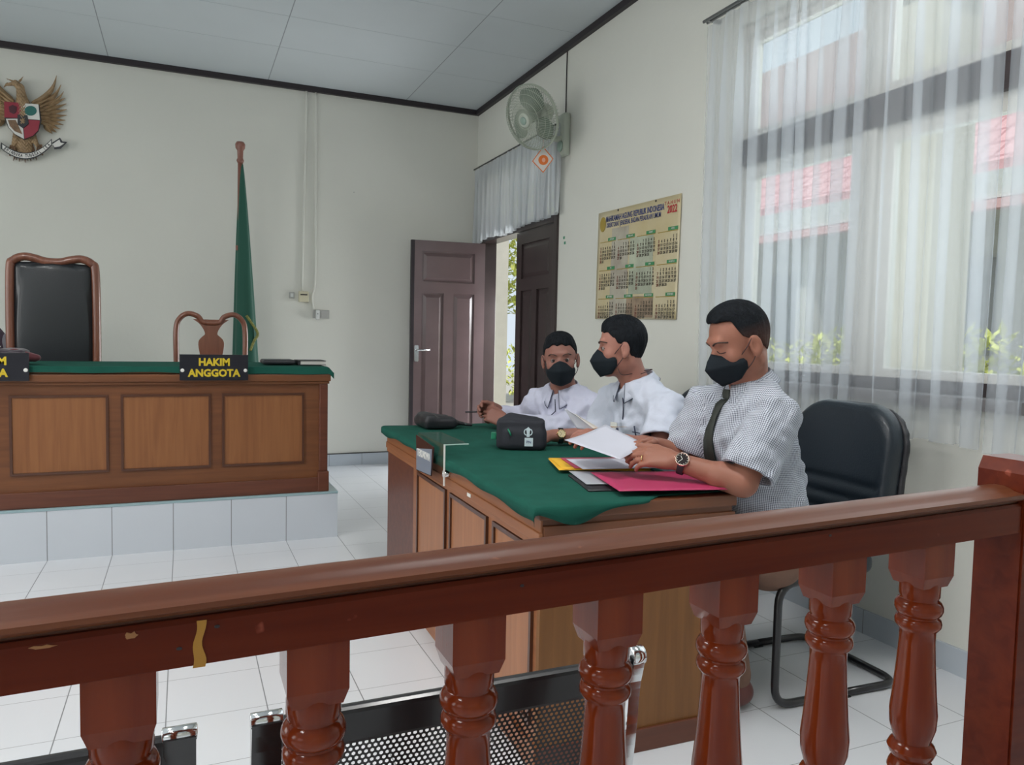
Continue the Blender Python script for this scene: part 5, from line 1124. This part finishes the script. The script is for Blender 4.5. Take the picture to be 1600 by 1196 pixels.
        obj('eyebrow', tube(NB(), smooth_path([sp_(p, .0008) for p in br], 4), .0034, 6, ry=.0022), m_brow, root, smooth=True)
    # shirt
    g = .014; G = Vox(lo, hi, hvox)
    G.cone(J['pel'], J['waist'], (.160 + g) * girth, (.152 + g) * girth, .04, flat=(f, .76)); G.cone(J['waist'], J['chest'], (.152 + g) * girth, .158 + g, .04, flat=(f, .74)); G.cone(J['chest'], J['neck'] - np.array([0, 0, .055]), .155 + g, .082 + g, .04, flat=(f, .68))
    for sd in 'LR':
        a, b_, w_ = J['sh' + sd], J['el' + sd], J['wr' + sd]
        G.cone(J['neck'] - np.array([0, 0, .035]), a, .050 + g * .6, .056 + g, .035)
        if sleeve[sd] < 1.0:
            e_ = a + (b_ - a) * sleeve[sd]; G.cone(a, e_, .062 + g * .7, .072 + g, .03); dv = nv(b_ - a)
            # open cuff: cut the end flat and hollow it out
            def cutf(X, Y, Z, e_=e_, dv=dv): return np.maximum(-((X - e_[0]) * dv[0] + (Y - e_[1]) * dv[1] + (Z - e_[2]) * dv[2] - .015), np.sqrt((X - e_[0] - dv[0] * .06) ** 2 + (Y - e_[1] - dv[1] * .06) ** 2 + (Z - e_[2] - dv[2] * .06) ** 2) - .11)
            G.op(cutf, e_ - .13, e_ + .13, .002, 's'); G.cone(e_ - dv * .06, e_ + dv * .06, .056 + g * .5, .070 + g * .7, .003, 's')
        else:
            G.cone(a, b_, .060 + g * .6, .054 + g * .5, .03); e_ = b_ + (w_ - b_) * (sleeve[sd] - 1.0); G.cone(b_, e_, .052 + g * .5, .038 + g * .4, .02)
    # opening for the neck
    G.cone(J['neck'] + np.array([0, 0, .0]), L(-.01, 0, -.03), .060 * sc, .075 * sc, .006, 's')
    def folds(V):
        N = np.zeros(len(V))
        for kx, ky, kz, am, ph in ((38, 22, 60, .0036, 0), (-55, 30, 34, .0032, 1.3), (20, 70, -45, .0026, 2.1), (90, -40, 70, .0018, .7), (-60, 110, 95, .0010, 1.9)): N += am * np.sin(V @ np.array([kx, ky, kz]) + ph + 1.4 * np.sin(V @ np.array([ky, kz, kx]) * .5 + ph))
        ctr = np.stack([np.interp(V[:, 2], [J['pel'][2], J['chest'][2]], [J['pel'][i], J['chest'][i]]) for i in (0, 1)], 1); d_ = V[:, :2] - ctr; d_ /= np.linalg.norm(d_, axis=1)[:, None] + 1e-6
        V = V.copy(); V[:, :2] += d_ * N[:, None]; V[:, 2] += N * .5; return V
    sh_ = G.mesh('shirt', shirt_m, root, folds)
    if weave:
        V = G.V; W_ = np.zeros((len(V), 3)); dx_ = V[:, :2] - J['waist'][:2]; ang_ = np.arctan2(dx_ @ s[:2], dx_ @ f[:2]); cx_ = np.stack([np.interp(V[:, 2], [J['waist'][2], J['chest'][2], J['neck'][2]], [J['waist'][i], J['chest'][i], J['neck'][i]]) for i in (0, 1)], 1); dx_ = V[:, :2] - cx_; ang_ = np.arctan2(dx_ @ s[:2] / .172, dx_ @ f[:2] / .125); W_[:, 0] = ang_ * .150; W_[:, 1] = V[:, 2]
        for sd in 'LR':
            a, b_ = J['sh' + sd], J['el' + sd]; d_ = nv(b_ - a); r_ = V - a; t_ = r_ @ d_; pr_ = r_ - t_[:, None] * d_; dist = np.linalg.norm(pr_, axis=1); u1 = nv(np.cross(d_, f)); u2 = np.cross(d_, u1)
            side_ = ((V - J['chest']) @ s) * (1 if sd == 'L' else -1); e_t = (np.sqrt((dx_ @ s[:2] / .172) ** 2 + (dx_ @ f[:2] / .125) ** 2) - 1) * .15; on = (t_ > -.03) & (dist - .078 < e_t) & (side_ > .05) & (dist < .15); W_[on, 0] = np.arctan2(pr_[on] @ u2, pr_[on] @ u1) * .072; W_[on, 1] = t_[on]
        at_ = sh_.data.attributes.new('weave', 'FLOAT_VECTOR', 'POINT'); at_.data.foreach_set('vector', W_.astype(np.float32).ravel())
    # collar
    Nb = J['neck'] + np.array([0, 0, -.008]); ax = nv(np.array([0, 0, 1.0]) * .9 + f * .33); sx_ = s; fx = nv(np.cross(sx_, ax))
    if fx @ f < 0: fx = -fx
    def col_(u, v_):
        th = (u * 2 - 1) * math.radians(168); fr = max(0, abs(th) - math.radians(110)) / math.radians(58); c_, s_ = -math.cos(th), math.sin(th)
        if v_ < .5: k = v_ * 2; r_ = .066 + .003 * k; h_ = -.015 + .045 * k
        else: k = (v_ - .5) * 2; r_ = .070 + .022 * k + .012 * k * fr; h_ = .030 - k * (.042 + .034 * fr)
        r_ *= sc; p = Nb + fx * (c_ * r_ * 1.0 + .012 * (fr * k if v_ > .5 else 0)) + sx_ * (s_ * r_ * .98 + (math.copysign(.012, th) * fr * (k if v_ > .5 else 0))) + ax * h_ * sc; return Vector(p)
    bm = NB(); grid(bm, 49, 9, col_); solidify(bm, .002); co = obj('collar', bm, shirt_m, root, smooth=True)
    if weave:
        me = co.data; V = np.zeros(len(me.vertices) * 3, np.float32); me.vertices.foreach_get('co', V); V = V.reshape(-1, 3) - Nb; W_ = np.zeros_like(V); W_[:, 0] = np.arctan2(V @ sx_, V @ fx) * .09; W_[:, 1] = V @ ax
        at_ = me.attributes.new('weave', 'FLOAT_VECTOR', 'POINT'); at_.data.foreach_set('vector', W_.astype(np.float32).ravel())
    elif piping:
        obj('collar_piping', tube(NB(), [col_(i / 48, 1.0) for i in range(49)], .0016, 5), m_navy, co, smooth=True)
        obj('collar_piping', tube(NB(), [Vector(col_(0.0, .5 + k / 16)) for k in range(9)], .0013, 5), m_navy, co, smooth=True); obj('collar_piping', tube(NB(), [Vector(col_(1.0, .5 + k / 16)) for k in range(9)], .0013, 5), m_navy, co, smooth=True)
    # trousers and shoes
    T = Vox(lo, hi, .008); T.cone(J['pel'] - np.array([0, 0, .03]), J['pel'] + np.array([0, 0, .06]), .165, .155, .04, flat=(f, .78))
    for sd in 'LR':
        T.cone(J['hip' + sd], J['kn' + sd], .092, .072, .03); e_ = J['an' + sd] + np.array([0, 0, .02]); T.cone(J['kn' + sd], e_, .070, .055, .02)
    T.mesh('trousers', trousers or m_trs, root)
    for sd in 'LR':
        a = J['an' + sd]; Z0 = -base[2]; Vs = Vox(a - .2, a + .2, .006); dr = nv([f[0], f[1], 0])
        Vs.cone((a[0], a[1], Z0 + .05), (a[0] + dr[0] * .15, a[1] + dr[1] * .15, Z0 + .038), .046, .036, .02); Vs.cone((a[0] - dr[0] * .025, a[1] - dr[1] * .025, Z0 + .05), (a[0], a[1], Z0 + .09), .045, .045, .02); Vs.rbox((a[0], a[1], Z0 - .1), (.5, .5, .1), .001, mode='s'); Vs.mesh('shoe', m_shoe, root)
    def front(off_s, z, o=.003, vv=G):
        """a point on the front of the shirt"""
        c_ = np.array([np.interp(z, [J['waist'][2], J['chest'][2], J['neck'][2]], [J['waist'][i], J['chest'][i], J['neck'][i]]) for i in (0, 1)] + [z]); return vv.first(c_ + f * .35 + s * off_s, -f, .6, o)
    return root, J, dict(f=f, s=s, F=F, S=S, U=U, L=L, front=front, B=B, G=G, collar=co, col=col_, fx=fx, ax=ax)
def strip(name, pts, w, side, m, parent, t=.0025):
    pts = [Vector(p) for p in pts]; side = Vector(side).normalized(); bm = NB(); ww = w if isinstance(w, (list, tuple)) else [w] * len(pts)
    grid(bm, len(pts), 3, lambda u, v_: pts[int(round(u * (len(pts) - 1)))] + side * (v_ - .5) * ww[int(round(u * (len(pts) - 1)))]); solidify(bm, t); return obj(name, bm, m, parent, smooth=True)
def watch(parent, c, axis, n, R, face_m, case_m, strap_m, label=None, r=.021):
    """a strap round the wrist and a round case standing on it towards n"""
    c = Vector(c); ax = Vector(axis).normalized(); n = Vector(n); n = (n - ax * n.dot(ax)).normalized(); q = ax.cross(n)
    bm = NB(); N = 28; rings = []
    for k in range(N):
        a = 2 * PI * k / N; d = n * (math.cos(a) * R) + q * (math.sin(a) * R * 1.12); rings.append([bm.verts.new(c + d * (1 + (.05 if j in (1, 2) else 0)) + ax * (-.010 if j < 2 else .010)) for j in (0, 1, 2, 3)])
    for k in range(N):
        for j in range(4): bm.faces.new((rings[k][j], rings[k][(j + 1) % 4], rings[(k + 1) % N][(j + 1) % 4], rings[(k + 1) % N][j]))
    w = obj('wristwatch', bm, strap_m, parent, smooth=False)
    if label: w['label'] = label
    M_ = mtx_from(c + n * (R - .001), ax, q, n)
    bm = lathe(NB(), [(r * .9, 0), (r, .003), (r, .008), (r * .9, .0105), (r * .82, .0105), (r * .82, .009)], (0, 0, 0), 28); [setattr(v_, 'co', M_ @ v_.co) for v_ in bm.verts]; obj('watch_case', bm, case_m, w, smooth=True)
    bm = lathe(NB(), [(0, .0088), (r * .83, .0088), (r * .83, .0095), (0, .0095)], (0, 0, 0), 28); [setattr(v_, 'co', M_ @ v_.co) for v_ in bm.verts]; fc_ = obj('watch_face', bm, face_m, w)
    b1 = NB()
    for L_, a in ((.55, 2.4), (.7, .6)): box(b1, -.0006, .0006, 0, r * L_, .0096, .0101, mtx=M_ @ Matrix.Rotation(a, 4, 'Z'))
    for k in range(12): box(b1, -.0005, .0005, r * .64, r * .76, .0096, .0100, mtx=M_ @ Matrix.Rotation(k * PI / 6, 4, 'Z'))
    obj('watch_hands', b1, m_wh if face_m.name.startswith('dark') else m_dark, w)
    bm = lathe(NB(), [(.0022, 0), (.0026, .003), (.0, .004)], (0, 0, 0), 8); M2 = mtx_from(c + n * (R + .005) - ax * r, q, n, -ax); [setattr(v_, 'co', M2 @ v_.co) for v_ in bm.verts]; obj('watch_crown', bm, case_m, w, smooth=True)
    return w
def pen(parent, p, d, up):
    obj('pen', tube(NB(), [Vector(p), Vector(p) + Vector(up) * .055], .003, 6), m_navy, parent, smooth=True)

# ---- nearest man: checked shirt, dark tie
J3 = dict(pel=(1.80, 1.99, .57), waist=(1.765, 1.985, .73), chest=(1.700, 1.975, .905), neck=(1.688, 1.96, 1.085), head=(1.626, 1.945, 1.204),
          shL=(1.672, 1.822, .985), shR=(1.655, 2.13, .985), elL=(1.550, 1.812, .788), elR=(1.60, 2.16, .815), wrL=(1.405, 1.962, .838), wrR=(1.455, 2.165, .858),
          hipL=(1.80, 1.93, .53), hipR=(1.80, 2.08, .53), knL=(1.56, 1.955, .53), knR=(1.45, 2.16, .53), anL=(1.675, 1.965, .09), anR=(1.42, 2.16, .09))
sk3 = skin('tan_skin', (0.32, 0.135, 0.090)); sk2 = skin('tan_skin_warm', (0.35, 0.155, 0.115)); sk1 = skin('brown_skin', (0.28, 0.125, 0.095))
p3, K3, I3 = do_person((1.80, 1.98, 0), 'man in black-and-white checked shirt and dark tie reading papers, nearest the railing', J3, (-.965, .22, -.34), (-.985, .10, -.1), sk3, m_check, {'L': .80, 'R': .82},
    [dict(s='L', d=(-.80, .52, .10), n=(-.25, -.60, .76), side=1, curl=(.35, .45, .35), thumb=(.35, .1), splay=.03), dict(s='R', d=(-.93, -.25, .05), n=(.05, .45, .9), side=-1, curl=(.5, .5, .4), thumb=(.5, .2))],
    sc=1.07, fs=.90, lf=.84, fade=True, hl=([-.13, -.09, -.075, -.045, -.03, -.01, .0, .018, .026, .034, .06, .10], [-.05, -.045, -.038, -.01, .02, .012, .02, .032, .05, .080, .086, .088]), trousers=m_khaki, weave=True, eyes='down', girth=1.0, group='men seated at the green-clothed table')
fr = I3['front']; f3 = Vector(I3['f']); s3 = Vector(I3['s'])
tie_z = [1.055, 1.022, .985, .94, .90, .86, .82, .78, .745]
pts = [fr(-.030 * (1.055 - z) / .3, z, .009) for z in tie_z]; k0 = Vector(K3['neck']) + Vector(I3['fx']) * .088 + Vector((0, 0, -.02)); pts[0] = k0
m_tie = mat('dark_tie_cloth', (0.03, 0.035, 0.028), 0.6, noise=.15, nscale=60)
tie = strip('tie', pts, [.034, .040, .026, .040, .050, .058, .066, .074, .078], s3, m_tie, p3, .004)
kp = Vector(K3['neck']) + Vector(I3['fx']) * .085 + Vector((0, 0, -.012)); b = NB(); box(b, -.019, .019, -.018, .016, -.008, .010, .007, mtx=mtx_from(kp, s3, (0, 0, 1))); obj('tie_knot', b, m_tie, tie)
obj('tie_clip', tube(NB(), [fr(-.028, .825, .010), fr(.03, .80, .010)], .0026, 6), mat('gold_metal', (.75, .52, .25), .25, metal=1), tie, smooth=True)
b = NB(); tube(b, smooth_path([fr(.085, .86, .006), fr(.10, .845, .010), fr(.088, .825, .008)], 4), .004, 6); obj('pocket_pen', b, m_navy, p3, smooth=True)
strip('placket', [fr(-.045, z, .002) for z in (1.0, .95, .9, .85, .8)], .004, s3, m_shirt_w, p3, .001)
wl = K3['wrL']; al = K3['elL'] - K3['wrL']; al = al / np.linalg.norm(al)
watch(p3, wl + al * .028, al, (-.25, -.9, .35), .031, mat('dark_watch_face', (.02, .014, .014), .2), mat('rose_gold', (.72, .55, .45), .22, metal=1), m_blk, 'chronograph with dark face', r=.0225)
# ring on the ring finger
dL = Vector((-.80, .52, .10)).normalized(); nL = Vector((-.25, -.60, .76)); nL = (nL - dL * nL.dot(dL)).normalized(); sL = dL.cross(nL)
rc = Vector(wl) + dL * .100 + sL * (-.010) - nL * .004
obj('finger_ring', tube(NB(), [rc + (nL * math.cos(a) + sL * math.sin(a)) * .0112 for a in [2 * PI * k / 16 for k in range(16)]], .0022, 6, closed=True), mat('gold_metal', (.75, .52, .25), .25, metal=1), p3, smooth=True)
# ---- middle man: white shirt with navy piping
J2 = dict(pel=(1.84, 2.62, .56), waist=(1.81, 2.62, .71), chest=(1.755, 2.625, .865), neck=(1.695, 2.635, 1.050), head=(1.618, 2.64, 1.178),
          shL=(1.72, 2.45, .94), shR=(1.69, 2.80, .945), elL=(1.635, 2.375, .800), elR=(1.63, 2.82, .795), wrL=(1.455, 2.44, .842), wrR=(1.445, 2.885, .798),
          hipL=(1.80, 2.54, .53), hipR=(1.80, 2.70, .53), knL=(1.45, 2.52, .53), knR=(1.45, 2.74, .53), anL=(1.42, 2.52, .09), anR=(1.42, 2.74, .09))
p2, K2, I2 = do_person((1.80, 2.62, 0), 'man in white piped short-sleeved shirt with gold watch, between the other two men', J2, (-.875, .48, -.07), (-.98, -.10, -.1), sk2, m_shirt_w, {'L': .74, 'R': .85},
    [dict(s='L', d=(-.95, .10, .15), n=(0, -.5, .86), side=1, curl=(.4, .5, .4)), dict(s='R', d=(-.85, .5, -.04), n=(0, -.15, 1), side=-1, curl=(.4, .5, .4))],
    sc=1.0, fs=.93, lf=.92, hl=([-.13, -.09, -.06, -.035, -.02, .0, .018, .030, .055, .075, .10], [-.085, -.085, -.075, -.03, .015, .015, .02, .045, .060, .070, .074]), group='men seated at the green-clothed table')
fr = I2['front']; s2_ = Vector(I2['s'])
strip('placket_piping', [fr(-.005, z, .003) for z in (.995, .97, .94, .91, .88, .85, .82, .79)], .0045, s2_, m_navy, p2, .002)
p = fr(.075, .86, .006); b = NB(); box(b, -.028, .028, -.0015, .0015, -.001, .003, mtx=mtx_from(p, s2_, (0, 0, 1))); pk = obj('pocket_piping', b, m_navy, p2)
b = NB(); tube(b, [fr(.065, .885, .008), fr(.068, .835, .008)], .0028, 6); obj('pocket_pen', b, m_navy, p2, smooth=True)
p = fr(-.075, .865, .008); bd_ = obj('shirt_badge', box(NB(), -.022, .022, -.03, .02, 0, .003, .001, mtx=mtx_from(p, s2_, (0, 0, 1))), m_wh, p2)
strip('badge_ribbon', [fr(-.05, z, .006) for z in (.865, .84, .815, .79)], .014, s2_, m_navy, p2, .002)
wr = K2['wrR']; ar = K2['elR'] - K2['wrR']; ar /= np.linalg.norm(ar)
watch(p2, wr + ar * .03, ar, (-.35, -.85, .35), .029, mat('cream_watch_face', (.72, .62, .38), .25), mat('gold_metal', (.75, .52, .25), .25, metal=1), m_blk, 'wristwatch with cream face', r=.019)
b = NB(); tube(b, smooth_path([I2['L'](.022, .068, -.085), I2['L'](.0, .066, -.115), K2['neck'] + np.array([.0, -.05, .04]), K2['neck'] + np.array([.03, -.06, .045]), I2['L'](-.075, .045, -.115)], 5), .0016, 6); obj('lanyard_cord', b, m_strap, p2, smooth=True)
# ---- furthest man: turned to the camera, hands clasped
J1 = dict(pel=(1.85, 3.33, .56), waist=(1.80, 3.30, .69), chest=(1.725, 3.265, .825), neck=(1.672, 3.235, .972), head=(1.632, 3.205, 1.112),
          shL=(1.755, 3.09, .885), shR=(1.62, 3.41, .885), elL=(1.60, 3.13, .795), elR=(1.60, 3.52, .800), wrL=(1.445, 3.425, .800), wrR=(1.462, 3.535, .832),
          hipL=(1.80, 3.24, .53), hipR=(1.80, 3.42, .53), knL=(1.45, 3.22, .53), knR=(1.45, 3.44, .53), anL=(1.42, 3.22, .09), anR=(1.42, 3.44, .09))
p1, K1, I1 = do_person((1.80, 3.32, 0), 'man in pale long-sleeved shirt with clasped hands, facing the camera by the door', J1, (-.47, -.88, -.04), (-.86, -.50, -.1), sk1, m_shirt_l, {'L': 1.72, 'R': 1.80},
    [dict(s='L', d=(-.72, .55, .35), n=(-.3, -.8, .4), side=1, curl=(.7, .9, .5), thumb=(.3, .2)), dict(s='R', d=(-.90, .10, .25), n=(.1, .85, .4), side=-1, curl=(.55, .7, .5), thumb=(.3, .3))],
    sc=1.0, lf=.95, roll=math.radians(-4), hl=([-.13, -.09, -.06, -.035, -.02, .0, .018, .035, .060, .075, .10], [-.06, -.055, -.045, -.02, .02, .02, .03, .050, .066, .072, .074]), group='men seated at the green-clothed table')
fr = I1['front']; s1_ = Vector(I1['s'])
strip('placket_piping', [fr(.0, z, .003) for z in (.935, .91, .88, .85)], .004, s1_, m_navy, p1, .002)
b = NB(); tube(b, [(-.45 + .02, .24, .835), (-.52 + .02, .27, .832)], .004, 6); o = obj('pen', b, m_blk, smooth=True); o.location = (1.80, 3.32, 0); tag(o, 'dark pen held between the clasped hands of the furthest man', 'pen')
# ---- a fourth person, nearly all cut off by the left edge
m_pat = mat('dark_patterned_cloth', (0.016, 0.012, 0.022), 0.8, col2=(0.07, 0.035, 0.06), noise=.5, nscale=35)
q = thing('person', 'person in dark patterned clothing at left edge, mostly out of frame beyond the high-backed chair', 'person', (-1.24, 5.95, .276))
v = Vox((-.4, -.35, .0), (.42, .35, 1.25), .010)
v.cone((0, 0, .45), (0, -.02, .8), .17, .17, .04, flat=((0, 1, 0), .7)); v.cone((0, -.02, .8), (0, -.02, .9), .16, .07, .04, flat=((0, 1, 0), .7)); v.cone((0, -.02, .85), (0, -.03, 1.0), .055, .055, .03); v.ell((0, -.04, 1.04), (.075, .09, .11), k=.03)
for sx in (-1, 1): v.cone((0, -.02, .86), (sx * .17, -.02, .82), .06, .055, .03); v.cone((sx * .17, -.02, .82), (sx * .22, -.08, .58), .05, .04, .02); v.cone((sx * .22, -.08, .58), (sx * .12, -.28, .56), .04, .028, .02); v.cone((sx * .09, 0, .48), (sx * .1, -.3, .46), .08, .06, .03); v.cone((sx * .1, -.3, .46), (sx * .1, -.3, .04), .055, .04, .03); v.cone((sx * .1, -.3, .04), (sx * .1, -.32, .03), .035, .03, .02)
v.cone((0, -.128, 1.05), (0, -.142, 1.02), .008, .012, .01)
for sx in (-1, 1): v.ell((sx * .03, -.13, 1.055), (.018, .012, .010), k=.006, mode='s')
v.mesh('body', sk1, q)
for sx in (-1, 1):
    bm = NB(); bmesh.ops.create_uvsphere(bm, u_segments=12, v_segments=8, radius=.011); bmesh.ops.transform(bm, matrix=Matrix.Translation((sx * .03, -.111, 1.055)), verts=bm.verts); obj('eye', bm, m_iris, q, smooth=True)
v = Vox((-.4, -.35, .3), (.42, .35, 1.25), .010); v.cone((0, 0, .45), (0, -.02, .8), .19, .185, .04, flat=((0, 1, 0), .75)); v.cone((0, -.02, .8), (0, -.02, .92), .17, .09, .04, flat=((0, 1, 0), .75)); v.ell((0, -.01, 1.045), (.098, .10, .125), k=.04); v.ell((0, -.13, 1.03), (.06, .06, .08), k=.02, mode='s')
v.mesh('headscarf', m_pat, q)
v = Vox((-.4, -.35, .3), (.42, .35, 1.25), .010)
for sx in (-1, 1): v.cone((sx * .1, -.02, .84), (sx * .18, -.02, .80), .075, .07, .03); v.cone((sx * .18, -.02, .80), (sx * .22, -.08, .58), .066, .055, .02); v.cone((sx * .22, -.08, .58), (sx * .14, -.25, .56), .055, .045, .02)
v.mesh('blouse', mat('grey_blouse_cloth', (.25, .24, .27), .8), q)
